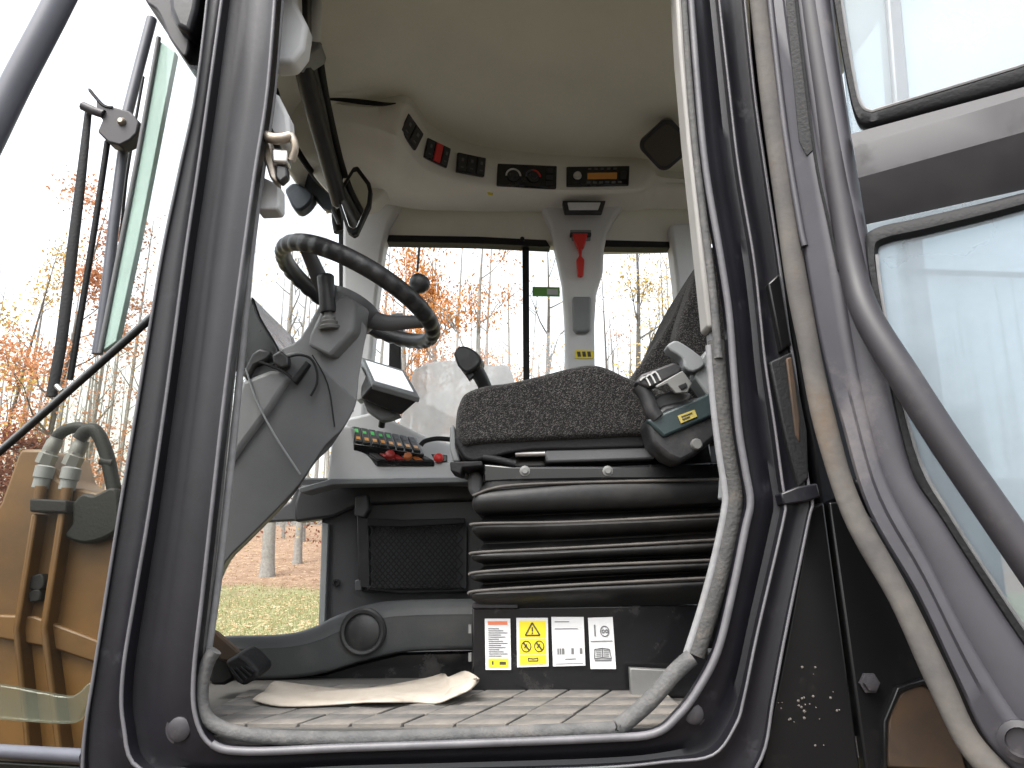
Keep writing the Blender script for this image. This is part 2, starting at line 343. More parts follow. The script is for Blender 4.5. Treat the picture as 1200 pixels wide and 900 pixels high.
M['darkbark'] = mat('brown_bark', (.06,.053,.047), .9, col2=(.12,.108,.098), scale=6, bump=.6, bscale=12)

def leaf_quads(mb, c, spread, n, size, rnd):
    for _ in range(n):
        p = Vector(c) + Vector((rnd.gauss(0, spread), rnd.gauss(0, spread), rnd.gauss(0, spread*.7)))
        a = Vector((rnd.uniform(-1,1), rnd.uniform(-1,1), rnd.uniform(-1,1))).normalized(); b = a.orthogonal().normalized()
        s = size * rnd.uniform(.6, 1.3); o = len(mb.v)
        mb.v += [p - a*s, p + b*s*.55, p + a*s, p - b*s*.55]; mb.f.append((o, o+1, o+2, o+3))

def tree(u, Y, h, r, label, leaf='orange', nleaf=1500, lean=0, bark='bark', first=.25, size=.095, seed=1, spread=.55, nbr=11, up=1.0):
    rnd = random.Random(seed)
    x = P(u, 600, Y).x; z = ground_z(x, Y) - .1
    root = thing('bare_tree' if nleaf < 200 else 'autumn_tree', label, 'tree', (x, Y, z), 'trees at the edge of the wood')
    tr, cr = MB(), MB()
    pts = [(x + lean*t*h + .25*r*math.sin(5*t+seed)*4*t, Y + .1*math.sin(4*t), z + h*t) for t in (0,.06,.2,.4,.6,.8,1)]
    rad = [r*1.35, r*1.05, r*.9, r*.75, r*.55, r*.33, r*.08]
    tr.tube(pts, rad, 9, n=3)
    dense = spl([p + (q,) for p, q in zip(pts, rad)], 5); tips = []
    for i in range(nbr):
        t = first + (1 - first) * (i + rnd.random()*.8) / nbr
        p = dense[min(len(dense)-1, int(t * (len(dense)-1)))]
        az = rnd.uniform(0, 6.28); ln = h * rnd.uniform(.14, .26) * (1.15 - .75*t); el = rnd.uniform(.45, 1.1) * up
        d = Vector((math.cos(az)*math.cos(el), math.sin(az)*math.cos(el), math.sin(el))); b0 = Vector(p[:3]); rr = min(p[3]*.55, r*.4)
        q = [b0, b0 + d*ln*.4 + Vector((0,0,-.02*ln)), b0 + d*ln*.75 + Vector((rnd.gauss(0,.06)*ln, rnd.gauss(0,.06)*ln, .06*ln)), b0 + d*ln + Vector((0,0,.18*ln))]
        tr.tube(q, [rr, rr*.7, rr*.45, rr*.15], 5, n=2); tips += [q[2], q[3]]
        for k in range(4):
            s0 = q[1].lerp(q[3], rnd.random()); d2 = (d + Vector((rnd.gauss(0,.7), rnd.gauss(0,.7), rnd.gauss(.2,.4)))).normalized(); l2 = ln * rnd.uniform(.25, .55)
            e = s0 + d2*l2; m1 = s0 + d2*l2*.5 + Vector((rnd.gauss(0,.08),)*3)*l2
            tr.tube([s0, m1, e], [rr*.4, rr*.25, rr*.07], 4); tips += [e, m1]
            for _ in range(3):
                d3 = (d2 + Vector((rnd.gauss(0,.8), rnd.gauss(0,.8), rnd.gauss(.2,.5)))).normalized(); s1 = m1.lerp(e, rnd.random()); e3 = s1 + d3*l2*rnd.uniform(.3,.6)
                tr.tube([s1, e3], [rr*.2, rr*.05], 3); tips.append(e3)
    tr.build('trunk', M[bark], root, fix=False)
    if nleaf:
        for t in rnd.sample(tips, max(3, int(len(tips) * .75))): leaf_quads(cr, t, spread*rnd.uniform(.5,1.2), max(1, int(nleaf / len(tips) * rnd.uniform(.3, 2))), size, rnd)
        cr.build('crown', LEAF[leaf], root, fix=False, smooth=False)
    return root

tree(352, 46, 17, .24, 'slim grey tree trunk seen above the steering column through the windscreen', 'orange', 260, seed=3, first=.4)
tree(318, 41, 19, .34, 'thick pale grey trunk standing where the grass meets the leaf litter', 'yellow', 120, seed=4, first=.5)
tree(388, 38, 15, .13, 'thin leaning tree with a few yellow leaves beside the round work mirror', 'yellow', 330, lean=-.06, seed=5)
tree(505, 36, 17, .25, 'orange leaved tree behind the steering wheel spinner knob', 'orange', 10000, seed=6, first=.15, nbr=18, size=.095)
tree(470, 44, 19, .28, 'grey trunked tree half hidden by the far front pillar, orange leaves', 'orange', 5000, seed=7, first=.2, nbr=14)
tree(562, 32, 17, .22, 'pale straight trunk with orange twigs above the joystick', 'orange', 4200, seed=8, first=.15, nbr=14, size=.085)
tree(597, 48, 11, .12, 'low yellow leaved sapling left of the sliding window bar', 'yellow', 4500, seed=9, first=.1, nbr=12)
tree(642, 34, 17, .19, 'slender bare tree framed by the pane with the green sticker', 'yellow', 60, seed=10, first=.3, bark='darkbark')
tree(742, 30, 17, .19, 'forked dark tree with thin yellow leaves in the rear side window', 'yellow', 4200, seed=11, first=.10, lean=.035, nbr=17, up=1.15, bark='darkbark', size=.08)
tree(715, 45, 20, .13, 'thin pale orange tree beside the far centre pillar', 'pink', 1500, seed=12, first=.12, bark='darkbark', nbr=14)
tree(790, 50, 22, .14, 'sparse yellowish tree behind the seat backrest', 'yellow', 2600, seed=13, first=.1, bark='darkbark', nbr=14)
tree(20, 30, 17, .14, 'pale orange tree leaning right, left of the wiper arms', 'pink', 9000, lean=.12, seed=14, first=.2, size=.085, nbr=17, bark='darkbark')
tree(-30, 34, 17, .13, 'second leaning tree at the left edge, with yellow tinted twigs', 'yellow', 3000, lean=.12, seed=15, first=.2, size=.09, bark='darkbark', nbr=14)
tree(95, 40, 15, .16, 'grey tree seen between the two black wiper arms', 'pink', 1500, seed=16, first=.15, nbr=14)
tree(150, 47, 19, .14, 'tall spindly tree against white sky above the wiper bracket', 'yellow', 150, lean=.02, seed=21, first=.3)
tree(12, 24, 5.6, .10, 'russet bush like tree behind the top of the ochre lift arm', 'russet', 3800, seed=17, first=.12, spread=.3, size=.08, nbr=12)
tree(355, 58, 18, .27, 'grey trunk up the slope beside the lower window edge', 'orange', 300, seed=18, first=.5)
tree(1090, 42, 13, .2, 'grey tree seen faintly through the hazed door glass', 'orange', 800, seed=19)

rnd = random.Random(31)
wd = MB()
for i in range(230):
    Y = rnd.uniform(56, 105); x = rnd.uniform(-.85, .75) * Y; z = ground_z(x, Y); h = rnd.uniform(15, 27); r_ = rnd.uniform(.08, .27); ln = rnd.gauss(0, .03)
    wd.tube([(x, Y, z-.2), (x+ln*h*.5, Y, z+h*.5), (x+ln*h, Y, z+h)], [r_, r_*.7, r_*.15], 5)
    for _ in range(6):
        t = rnd.uniform(.3, .95); a = rnd.uniform(0, 6.28); l = rnd.uniform(.8, 2.2)
        wd.tube([(x+ln*h*t, Y, z+h*t), (x+ln*h*t+math.cos(a)*l, Y+math.sin(a)*l, z+h*t+l*.9)], [r_*.3, .015], 3)
o = wd.build('far_woodland', M['bark'], fix=False); o['kind'] = 'stuff'
br = MB()
for i in range(900):
    Y = rnd.uniform(45, 100); x = rnd.uniform(-.85, .75)*Y; z = ground_z(x, Y) + rnd.uniform(.2, 3.2)
    leaf_quads(br, (x, Y, z), .5, 9, .13, rnd)
o = br.build('undergrowth', LEAF['russet'], fix=False, smooth=False); o['kind'] = 'stuff'
# fallen leaves and grass where the windows show the ground
lv = MB()
for i in range(15000):
    Y = 11 + 50 * rnd.random() ** 1.2; x = rnd.uniform(-.62, -.12) * Y if rnd.random() < .8 else rnd.uniform(-.8, .8) * Y
    if Y < 38 and rnd.random() < .15: continue
    s = rnd.uniform(.04, .10); a = rnd.uniform(0, 6.28); tl = rnd.uniform(-.5, .5); z = ground_z(x, Y) + .03
    d = Vector((math.cos(a), math.sin(a), tl*.5))*s; b = Vector((-math.sin(a), math.cos(a), tl))*s*.6; c = Vector((x, Y, z)); o_ = len(lv.v)
    lv.v += [c-d, c+b, c+d, c-b]; lv.f.append((o_, o_+1, o_+2, o_+3))
o = lv.build('fallen_leaves', LEAF['litter'], fix=False, smooth=False); o['kind'] = 'stuff'
gr = MB()
for i in range(26000):
    Y = 11 + 28 * rnd.random(); x = rnd.uniform(-.62, -.12) * Y
    h = rnd.uniform(.05, .13); w = rnd.uniform(.008, .018); a = rnd.uniform(0, 6.28); b = Vector((math.cos(a), math.sin(a), 0))*w; c = Vector((x, Y, ground_z(x, Y))); o_ = len(gr.v)
    gr.v += [c-b, c+b, c+Vector((rnd.gauss(0,.05), rnd.gauss(0,.05), h))]; gr.f.append((o_, o_+1, o_+2))
o = gr.build('grass', LEAF['grass'], fix=False, smooth=False); o['kind'] = 'stuff'
#@@CAB
# ------------------------------------------------------------------ the cab shell
NY, FY = 1.20, 2.45                          # near side and far side of the cab
FLOOR = CZ - .262; CEIL = CZ + 1.30
cab = thing('loader_cab', 'black framed loader cab with its near door open, beige roof lining inside', 'cab', (0, 1.8, FLOOR))

RP = [(325,-60),(313,100),(298,200),(284,300),(264,450),(247,600),(236,700),(226,790),(228,840),(247,874),(290,883),(400,879),(520,875),(700,868),(767,862),(797,840),(820,810),(843,765),(860,697),(876,620),(882,588),(876,550),(868,500),(862,430),(857,367),(847,300),(830,200),(820,100),(808,-60)]
OP = [(248,-60),(230,100),(209,200),(188,300),(163,450),(138,600),(122,700),(108,790),(98,850),(93,905),(90,990),(400,990),(520,990),(700,990),(790,965),(850,945),(893,890),(907,820),(920,750),(948,612),(953,590),(947,560),(940,500),(932,430),(925,390),(913,300),(898,200),(884,100),(868,-60)]
MP = [(268,-60),(246,100),(232,200),(217,300),(197,450),(175,600),(158,700),(144,790),(145,850),(165,902),(260,915),(400,908),(520,905),(700,900),(780,893),(835,885),(862,850),(872,817),(888,740),(917,615),(920,590),(916,560),(908,500),(897,427),(891,370),(883,300),(866,200),(854,100),(836,-60)]
IP = [(334,-60),(322,100),(307,200),(293,300),(273,450),(256,600),(245,700),(236,785),(238,834),(254,865),(292,873),(400,869),(520,865),(700,858),(762,853),(789,833),(811,804),(834,760),(851,695),(866,618),(872,588),(866,552),(858,502),(852,432),(847,369),(837,302),(820,201),(810,101),(798,-60)]
def mixp(a, b, t): return [(p[0]+(q[0]-p[0])*t, p[1]+(q[1]-p[1])*t) for p, q in zip(a, b)]
prof = [(OP,OP,0,1.36),(OP,OP,0,1.210),(OP,MP,.03,1.201),(OP,MP,.10,1.199),(OP,MP,.16,1.206),(OP,MP,.50,1.209),(OP,MP,.88,1.207),(OP,MP,.95,1.199),(MP,RP,.03,1.198),(MP,RP,.08,1.204),(MP,RP,.16,1.220),(MP,RP,.36,1.222),(MP,RP,.52,1.212),(MP,RP,.70,1.206),(MP,RP,.86,1.203),(MP,RP,.94,1.196),(RP,RP,0,1.192),(RP,IP,.35,1.195),(RP,IP,.6,1.205),(IP,IP,0,1.215),(IP,IP,0,1.36)]
fr = []
for a, b, t, Y in prof:
    q = spl(mixp(a, b, t), 5); fr.append([P(u, v, Y) for u, v in q])
MB().grid(fr).build('door_frame', M['frame'], cab, angle=50, fix=False)
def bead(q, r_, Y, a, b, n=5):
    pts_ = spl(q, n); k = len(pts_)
    MB().tube([P(u, v, Y) for u, v in pts_[int(a*n):int(b*n)+1]], r_, 8).build('edge_bead', M['edge_highlight'], cab)
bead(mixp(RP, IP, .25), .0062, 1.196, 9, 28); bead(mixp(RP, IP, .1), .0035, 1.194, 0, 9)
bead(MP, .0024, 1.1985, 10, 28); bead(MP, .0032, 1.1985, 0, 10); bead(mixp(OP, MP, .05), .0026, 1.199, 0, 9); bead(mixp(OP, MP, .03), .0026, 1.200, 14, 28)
# seals round the opening
def path(px, Y, n=0): return [P(u, v, Y) for u, v in (spl(px, n) if n else px)]
SL = [(331,-60),(318,100),(304,200),(291,300),(277,450),(262,600),(250,700),(239,775)]
MB().tube(path([(327,-60),(316,100),(301,200),(288,300),(269,450),(253,600),(242,700),(231,785)], 1.222, 5), .0085, 8).build('rubber_strip', M['rough_seal'], cab)
MB().tube(path([(u+3, v) for u, v in SL], 1.235, 5), .0065, 8).build('weather_seal', M['seal'], cab)
MB().tube(path([(252,762),(244,775),(237,800),(237,828),(250,848),(295,862),(400,866),(520,862),(700,855),(722,853)], 1.215, 5), [.011]*46, 10).build('weather_seal', M['rough_seal'], cab)
MB().tube(path([(722,855),(760,823),(790,789),(811,770)], 1.222, 4), .0135, 10).build('weather_seal', M['rough_seal'], cab)
MB().tube(path([(815,768),(832,715),(848,655),(859,600),(860,575),(853,530),(845,470),(839,400)], 1.228, 5), .0145, 14).build('weather_seal', M['dark_seal'], cab)
MB().tube(path([(805,766),(822,713),(838,653),(849,600),(850,575),(843,530),(836,470),(831,405)], 1.226, 5), .0065, 10).build('seal_lip', M['seal'], cab)
MB().tube(path([(842,420),(835,340),(824,250),(813,150),(806,60),(799,-60)], 1.216, 5), .0075, 8).build('rubber_strip', M['rough_seal'], cab)
part('pillar_trim', M['strip'], cab, [(789,-60),(796,60),(805,160),(817,270),(829,383),(838,385),(832,300),(820,200),(808,60),(800,-60)], 1.225, .05, .005)
part('pillar_trim', M['mid_grey'], cab, [(832,388),(840,470),(849,540),(846,585),(858,585),(860,560),(850,470),(842,388)], 1.25, .03, .004)
for u, v, r_ in ((811,835,13),(213,853,15)):
    c = P(u, v, 1.212); k = r_/880*1.2
    MB().lathe([(k*1.15,0),(k*1.15,.003),(k*.9,.004),(k*.85,.011),(k*.6,.014)], c, (0,-1,0), 20).build('plug', M['bar'], cab)
# hinge recess on the rear pillar
for q, mm, nm in (([(900,332),(914,320),(928,402),(916,412)], 'body', 'hinge_cover'), ([(902,424),(928,412),(946,505),(948,560),(936,572),(918,500)], 'rubber', 'hinge_recess'),
          ([(921,420),(928,417),(938,490),(938,520),(932,510)], 'rust', 'hinge_pin'), ([(915,578),(935,570),(958,566),(962,582),(946,588),(918,592)], 'frame', 'hinge_bracket')):
    part(nm, M[mm], cab, q, 1.193 if nm != 'hinge_recess' else 1.195, .04, .003)
# body panels under and behind the opening
part('body_panel', M['body'], cab, [(950,596),(966,588),(1009,905),(1012,960),(880,960),(906,830),(922,750)], 1.214, .05, .004)
part('body_panel', M['body'], cab, [(971,588),(1000,588),(1060,640),(1150,760),(1250,960),(1018,960),(1015,905)], 1.217, .05, .004)
part('sill_panel', M['body'], cab, [(60,935),(1300,935),(1300,1150),(60,1150)], 1.235, .05, .004)
c = P(1018, 800, 1.214)
MB().lathe([(.016,0),(.016,.004),(.012,.005),(.011,.012),(.007,.013)], c, (0,-1,0), 6).build('bolt', M['bar'], cab)
part('recess', M['rust'], cab, spl([(1040,900),(1041,845),(1056,812),(1082,803),(1104,818),(1122,860),(1135,905)], 4), 1.209, .02, .004)
part('recess_lip', M['body'], cab, [(1036,905),(1036,845),(1052,806),(1083,796),(1110,810),(1130,860),(1146,905),(1135,905),(1122,860),(1104,818),(1082,803),(1056,812),(1041,845),(1040,905)], 1.206, .02, .002)
rnd = random.Random(5)
for i in range(40):
    u = rnd.gauss(938, 26); v = rnd.gauss(828, 20)
    if not (912 < u < 985): continue
    c = P(u, v, 1.2135); s = rnd.uniform(.0007, .0024)
    MB().lathe([(s,0),(s*.8,.0012),(s*.3,.0018)], c, (0,-1,0), 7).build('mud_spot', M['mud'], cab)
# floor and mat
slab('floor_pan', M['groove'], cab, [(-.66,1.235,FLOOR-.012),(.80,1.235,FLOOR-.012),(.80,FY,FLOOR-.012),(-.75,FY,FLOOR-.012)], (0,0,-.03), 0)
mat_t = thing('floor_mat', 'dusty rubber floor mat with diamond tread just inside the door sill', 'floor mat', (-.1, 1.45, FLOOR))
slab('mat_base', M['groove'], mat_t, [(-.52,1.242,FLOOR-.008),(.30,1.242,FLOOR-.008),(.30,1.62,FLOOR-.008),(-.52,1.62,FLOOR-.008)], (0,0,.006), 0)
def clip_poly(poly, x0, x1, y0, y1):
    for ax, lim, sg in ((0,x0,1),(0,x1,-1),(1,y0,1),(1,y1,-1)):
        out = []
        for i in range(len(poly)):
            a, b = poly[i], poly[(i+1) % len(poly)]; da = (a[ax]-lim)*sg; db = (b[ax]-lim)*sg
            if da >= 0: out.append(a)
            if da*db < 0: t = da/(da-db); out.append((a[0]+(b[0]-a[0])*t, a[1]+(b[1]-a[1])*t))
        poly = out
        if len(poly) < 3: return []
    return poly
rnd = random.Random(8)
for i in range(-4, 13):
    for j in range(0, 6):
        bx = -.50 + .082*i + .030*j; by = 1.248 + .075*j; g_ = .0022
        q = [(bx+g_, by+g_), (bx+.082-g_, by+g_), (bx+.112-g_, by+.075-g_), (bx+.03+g_, by+.075-g_)]
        q = clip_poly(q, -.515, .295, 1.245, 1.615)
        if len(q) < 3: continue
        h = rnd.uniform(.0045, .0065)
        MB().hexa([(x, y, FLOOR-.002+h) for x, y in q], [(x, y, FLOOR-.004) for x, y in q]).build('tread_pad', M['mat'], mat_t, bevel=.0012, seg=1)

# roof lining: ceiling sheet that runs into the overhead console along the far side
E1 = [(350,112,2.00),(392,115,1.98),(440,121,1.965),(474,119,1.955),(486,135,2.01),(500,156,2.10),(530,174,2.17),(570,184,2.22),(620,190,2.25),(680,191,2.27),(752,190,2.28)]
ceil_rows = []
near = []
def Zc(u, v, Y): return P(u, v, Y)
xs_c = [-.68,-.6,-.5,-.4,-.3,-.2,-.1,0,.1,.2,.3,.4,.5,.6,.7,.78]
rows = []
for k in range(13):
    y = 1.22 + (2.50-1.22)*k/12
    rows.append([(x, y, CEIL + .055 - .05*((x-.05)/.7)**4 - .06*((y-1.75)/.7)**4) for x in xs_c])
MB().grid(rows).build('roof_lining', M['headliner'], cab, angle=180, thick=.05, offs=1, fix=False)
slab('roof_skin', M['frame'], cab, [(-.86,1.14,CEIL+.13),(.86,1.14,CEIL+.13),(.86,2.56,CEIL+.13),(-.86,2.56,CEIL+.13)], (0,0,.09), .03)
part('door_header', M['frame'], cab, [(240,-60),(872,-60),(872,-330),(240,-330)], 1.2, .12, .006)

con = thing('overhead_console', 'beige curved overhead console with switches and a radio along the far roof edge', 'console', (.1, 2.3, CZ+1.2))
A = [(352,100,2.02),(392,119,1.99),(440,124,1.97),(474,119,1.955),(488,133,2.01),(504,158,2.10),(534,177,2.17),(572,186,2.22),(622,191,2.25),(682,193,2.27),(752,191,2.28),(766,200,2.29),(784,207,2.33),(880,212,2.33)]
B = [(352,140,2.05),(388,140,2.02),(430,146,1.99),(462,158,1.975),(478,176,2.04),(498,196,2.11),(530,208,2.18),(570,216,2.225),(622,221,2.25),(682,223,2.27),(744,221,2.28),(762,214,2.29),(784,210,2.335),(880,215,2.335)]
def rail(q, dv=0, dY=0): return [P(u, v+dv, Y+dY) for u, v, Y in spl(q, 5)]
C_ = [(352,170,2.12),(386,172,2.10),(424,180,2.07),(456,196,2.06),(474,210,2.12),(496,222,2.19),(530,228,2.25),(570,232,2.29),(622,234,2.31),(682,235,2.33),(742,232,2.34),(760,225,2.34),(784,222,2.35),(880,222,2.35)]
D_ = [(352,240,2.30),(386,238,2.30),(424,238,2.33),(456,240,2.36),(474,243,2.38),(496,246,2.39),(530,247,2.40),(570,248,2.41),(622,248,2.41),(682,248,2.41),(742,247,2.41),(760,245,2.41),(784,245,2.41),(880,245,2.41)]
up = [[p + Vector((0, .03, .12)) for p in rail(A, 0, .03)], rail(A, -1, .012), rail(A, 2, -.004)]
body = up + [rail(mixp3, 0, 0) for mixp3 in ([tuple(a+(b-a)*.5 for a, b in zip(p, q)) for p, q in zip(A, B)], B)]
body += [rail(B, 4, .012), rail([tuple(a+(b-a)*.5 for a, b in zip(p, q)) for p, q in zip(B, C_)]), rail(C_), rail(D_)]
MB().grid(body).build('console_shell', M['beige'], con, angle=60, fix=False)
def face_patch(t0, t1, s0=.15, s1=.85):      # corner points on the console face between stations t0..t1 (pixel u), at share s of its height
    qa, qb = spl(A, 12), spl(B, 12)
    def at(u, s):
        best = min(range(len(qa)), key=lambda i: abs((qa[i][0]*(1-s)+qb[i][0]*s) - u))
        a, b = qa[best], qb[best]
        return P(u, a[1]*(1-s)+b[1]*s, a[2]*(1-s)+b[2]*s)
    return at(t0, s0), at(t1, s0), at(t1, s1), at(t0, s1)
def on_quad(c, s, t): return c[0]*(1-s)*(1-t) + c[1]*s*(1-t) + c[2]*s*t + c[3]*(1-s)*t
def plate(name, m, parent, c, s0, s1, t0, t1, lift, th, bevel=.002, nrm=None):
    n_ = nrm or (c[1]-c[0]).cross(c[3]-c[0]).normalized()
    if n_.y > 0: n_ = -n_
    q = [on_quad(c, a, b) + n_*lift for a, b in ((s0,t0),(s1,t0),(s1,t1),(s0,t1))]
    return MB().hexa(q, [p - n_*th for p in q]).build(name, M[m], parent, bevel=bevel)
def pxq(q, Y): return [P(u, v, Y) for u, v in q]
def sw_panel(name, q, Ys, nsw, red=None):
    c = [P(u, v, Y - .008) for (u, v), Y in zip(q, Ys)]
    p = plate(name, 'gloss', con, c, 0, 1, 0, 1, 0, .012, .003)
    for i in range(nsw):
        w = 1/nsw
        plate('rocker_switch', 'red' if i == red else 'dark', p, c, w*i+.03 + (.0), w*(i+1)-.03, .05 if i == red else .1, .95 if i == red else .92, .006 if i == red else .004, .01, .0015)
        if i != red: plate('symbol', 'ink', p, c, w*i+w*.35, w*i+w*.65, .72, .78, .0046, .001, 0)
        if i != red: plate('symbol', 'ink', p, c, w*i+w*.38, w*i+w*.62, .28, .44, .0046, .001, 0)
sw_panel('switch_panel', [(479,132),(497,157),(487,177),(469,153)], (1.98,2.05,2.06,1.99), 2)
sw_panel('switch_panel', [(502,161),(529,174),(524,197),(497,184)], (2.09,2.15,2.16,2.10), 3, 1)
sw_panel('switch_panel', [(537,178),(570,185),(568,207),(535,201)], (2.165,2.21,2.215,2.17), 3)
cq = [P(u, v, Y-.006) for u, v, Y in ((583,191,2.23),(653,194,2.26),(652,221,2.26),(582,217,2.23))]
cl = plate('climate_panel', 'gloss', con, cq, 0, 1, 0, 1, 0, .012, .004)
cn = (cq[1]-cq[0]).cross(cq[3]-cq[0]).normalized(); cn = -cn if cn.y > 0 else cn
for s, nm, cc in ((.27,'dial',('white','white')),(.60,'dial',('navy','red'))):
    ctr = on_quad(cq, s, .55)
    MB().lathe([(.019,0),(.019,.006),(.013,.008),(.012,.016),(.009,.017)], ctr, cn, 20).build('dial', M['dark'], cl)
    for half, m_ in enumerate(cc):
        a0 = 90 if half == 0 else 0
        ex = (cq[1]-cq[0]).normalized(); ez = cn.cross(ex); ez = -ez if ez.z < 0 else ez
        out = [ctr + cn*.0035 + (ex*math.cos(R(a0+a)) + ez*math.sin(R(a0+a)))*.0265 for a in range(0, 91, 15)] + [ctr + cn*.0035 + (ex*math.cos(R(a0+a)) + ez*math.sin(R(a0+a)))*.021 for a in range(90, -1, -15)]
        MB().hexa(out, [p - cn*.003 for p in out]).build('dial_scale', M[{'white':'white','navy':'bluegrey','red':'red'}[m_]], cl)
for t in (.25, .55, .8): plate('button', 'dark', cl, cq, .82, .93, t-.09, t+.09, .004, .006, .001)
rq = [P(u, v, Y-.008) for u, v, Y in ((664,195,2.265),(738,194,2.28),(737,217,2.28),(664,218,2.265))]
ra = plate('radio', 'gloss', con, rq, 0, 1, 0, 1, 0, .02, .003)
plate('display', 'amber', ra, rq, .33, .80, .36, .68, .003, .004, .001)
rn = (rq[1]-rq[0]).cross(rq[3]-rq[0]).normalized(); rn = -rn if rn.y > 0 else rn
MB().lathe([(.014,0),(.014,.004),(.010,.005),(.010,.014),(.008,.015)], on_quad(rq, .17, .5), rn, 18).build('knob', M['metal'], ra)
for i in range(6):
    plate('button', 'ink', ra, rq, .32+.1*i, .38+.1*i, .80, .90, .003, .004, .0005)
    if i < 5: plate('button', 'ink', ra, rq, .34+.1*i, .39+.1*i, .12, .2, .003, .004, .0005)
plate('button', 'dark', ra, rq, .86, .95, .3, .7, .003, .004, .001)
# dome lamp below the console
dl = part('dome_lamp', M['dark'], con, [(659,235),(710,235),(706,248),(662,248)], 2.31, .03, .003)
part('lamp_lens', M['grey_trim'], dl, [(665,237),(704,237),(701,245.5),(667,245.5)], 2.305, .02, .002)
# small arrow mark
part('sticker', M['yellow'], con, [(571,225),(578,226),(577,229),(572,228)], 2.235, .002, 0)
# speaker
spk = thing('roof_speaker', 'dark rounded speaker grille in the rear roof corner right of the radio', 'speaker', P(780,170,2.12))
c = P(780,170,2.10); n_ = Vector((-.15,-.75,-.55)).normalized(); ex = Vector((1,0,0)); ex = (ex - n_*ex.dot(n_)).normalized(); ez = n_.cross(ex); ez = -ez if ez.z < 0 else ez
def disc_poly(rad, lift, rot=45, w=.36, sq=1.0):
    o = rrect(0, 0, rad*1.65, rad*1.65, rad*w, 6); a = R(rot)
    return [c + n_*lift + ex*(x*math.cos(a)-z*math.sin(a))*1.06 + ez*(x*math.sin(a)+z*math.cos(a))*sq for x, z in o]
MB().hexa(disc_poly(.075,.012), disc_poly(.075,-.05)).build('speaker_rim', M['dark'], spk, bevel=.004)
MB().hexa(disc_poly(.062,.016), disc_poly(.062,-.02)).build('grille', M['speaker_cloth'], spk, bevel=.003)
MB().lathe([(.040,0),(.040,.0175),(.034,.0185)], c, n_, 24).build('cone_ring', M['speaker_cloth'], spk)

# far side wall: header with two arched recesses, pillars, window seals, panes
HT = [(440,240),(470,238),(540,246),(620,247),(680,247),(745,246),(830,240)]
part('window_header', M['beige'], cab, [(425,232),(480,236),(620,240),(740,240),(860,230),(860,275),(790,283),(785,288),(705,290),(640,284),(560,279),(454,277),(425,277)], FY-.02, .07, .006)
part('window_seal', M['rubber'], cab, [(452,275),(560,277),(640,281),(645,289),(560,285),(452,283)], FY-.03, .05, .002)
part('window_seal', M['rubber'], cab, [(708,281),(786,283),(788,290),(708,289)], FY-.03, .05, .002)
part('front_pillar', M['grey_trim'], cab, [(402,225),(470,238),(456,262),(449,290),(441,350),(436,410),(428,470),(425,520),(408,520),(402,420),(401,330)], FY-.06, .08, .012, 3)
part('front_pillar_seal', M['rubber'], cab, [(396,225),(403,225),(403,330),(404,420),(398,420),(397,330)], FY-.02, .06, .003)
part('centre_pillar', M['grey_trim'], cab, [(632,236),(735,236),(722,252),(712,272),(708,292),(707,318),(699,345),(697,380),(698,470),(664,470),(663,380),(660,330),(652,292),(645,264)], FY-.07, .08, .012, 3)
part('belt_guide', M['mid_grey'], cab, [(671,347),(693,347),(692,386),(686,389),(675,389),(672,385)], FY-.095, .04, .008, 3)
part('pillar_recess', M['mid_grey'], cab, [(668,269),(693,269),(692,282),(670,282)], FY-.075, .02, .003)
part('rear_pillar', M['grey_trim'], cab, [(785,262),(822,260),(840,470),(803,470),(797,380),(793,330)], FY-.07, .09, .012, 3)
part('pillar_sticker', M['yellow'], cab, [(674,410),(696,411),(696,420),(674,420)], FY-.0735, .003, 0)
for i in range(3): part('print_line', M['black_ink'], cab, [(676+6*i,412),(680+6*i,412),(681+6*i,418),(677+6*i,418)], FY-.0745, .002, 0)
part('window_bar', M['rubber'], cab, [(612,284),(620,284),(621,540),(614,540)], FY-.01, .03, .003)
MB().lathe([(.008,0),(.008,.01),(.004,.012)], P(612,281,FY-.04), (0,-1,0), 10).build('window_catch', M['rubber'], cab)
def pane(name, px, Y, m='glass', parent=cab, th=.005): return part(name, M[m], parent, px, Y, th, 0)
pane('side_window', [(425,281),(654,286),(664,330),(664,530),(412,530)], FY+.02)
pane('rear_side_window', [(700,287),(788,287),(805,470),(805,530),(696,530)], FY+.02)
pane('lower_window', [(230,606),(384,606),(384,760),(230,760)], 2.28)
pane('sticker_pane', [(621,286),(653,287),(663,330),(663,530),(621,530)], FY+.01)
stk = part('window_sticker', M['green'], cab, [(624,336),(656,336.5),(656,347.5),(624,347)], FY+.003, .003, 0)
part('sticker_print', M['pale'], stk, [(641,338.5),(654,338.5),(654,345.5),(641,345)], FY+.001, .001, 0)
# lower side wall
part('lower_wall', M['wall'], cab, [(300,612),(340,588),(352,560),(880,556),(880,760),(377,760),(376,735),(377,608)], 2.20, .06, .005)
part('window_jamb', M['mid_grey'], cab, [(377,612),(385,614),(381,733),(373,735)], 2.185, .05, .003)
MB().lathe([(.011,0),(.011,.004),(.006,.0045),(.006,.001)], P(394,683,2.197), (0,-1,0), 12).build('screw', M['rubber'], cab)
part('rear_quarter_trim', M['wall'], cab, [(806,440),(900,440),(900,560),(806,560)], 2.19, .05, .006)
part('wall_rail', M['dark'], cab, [(345,590),(352,568),(560,563),(560,586),(420,592),(390,606),(345,612)], 2.17, .08, .008)
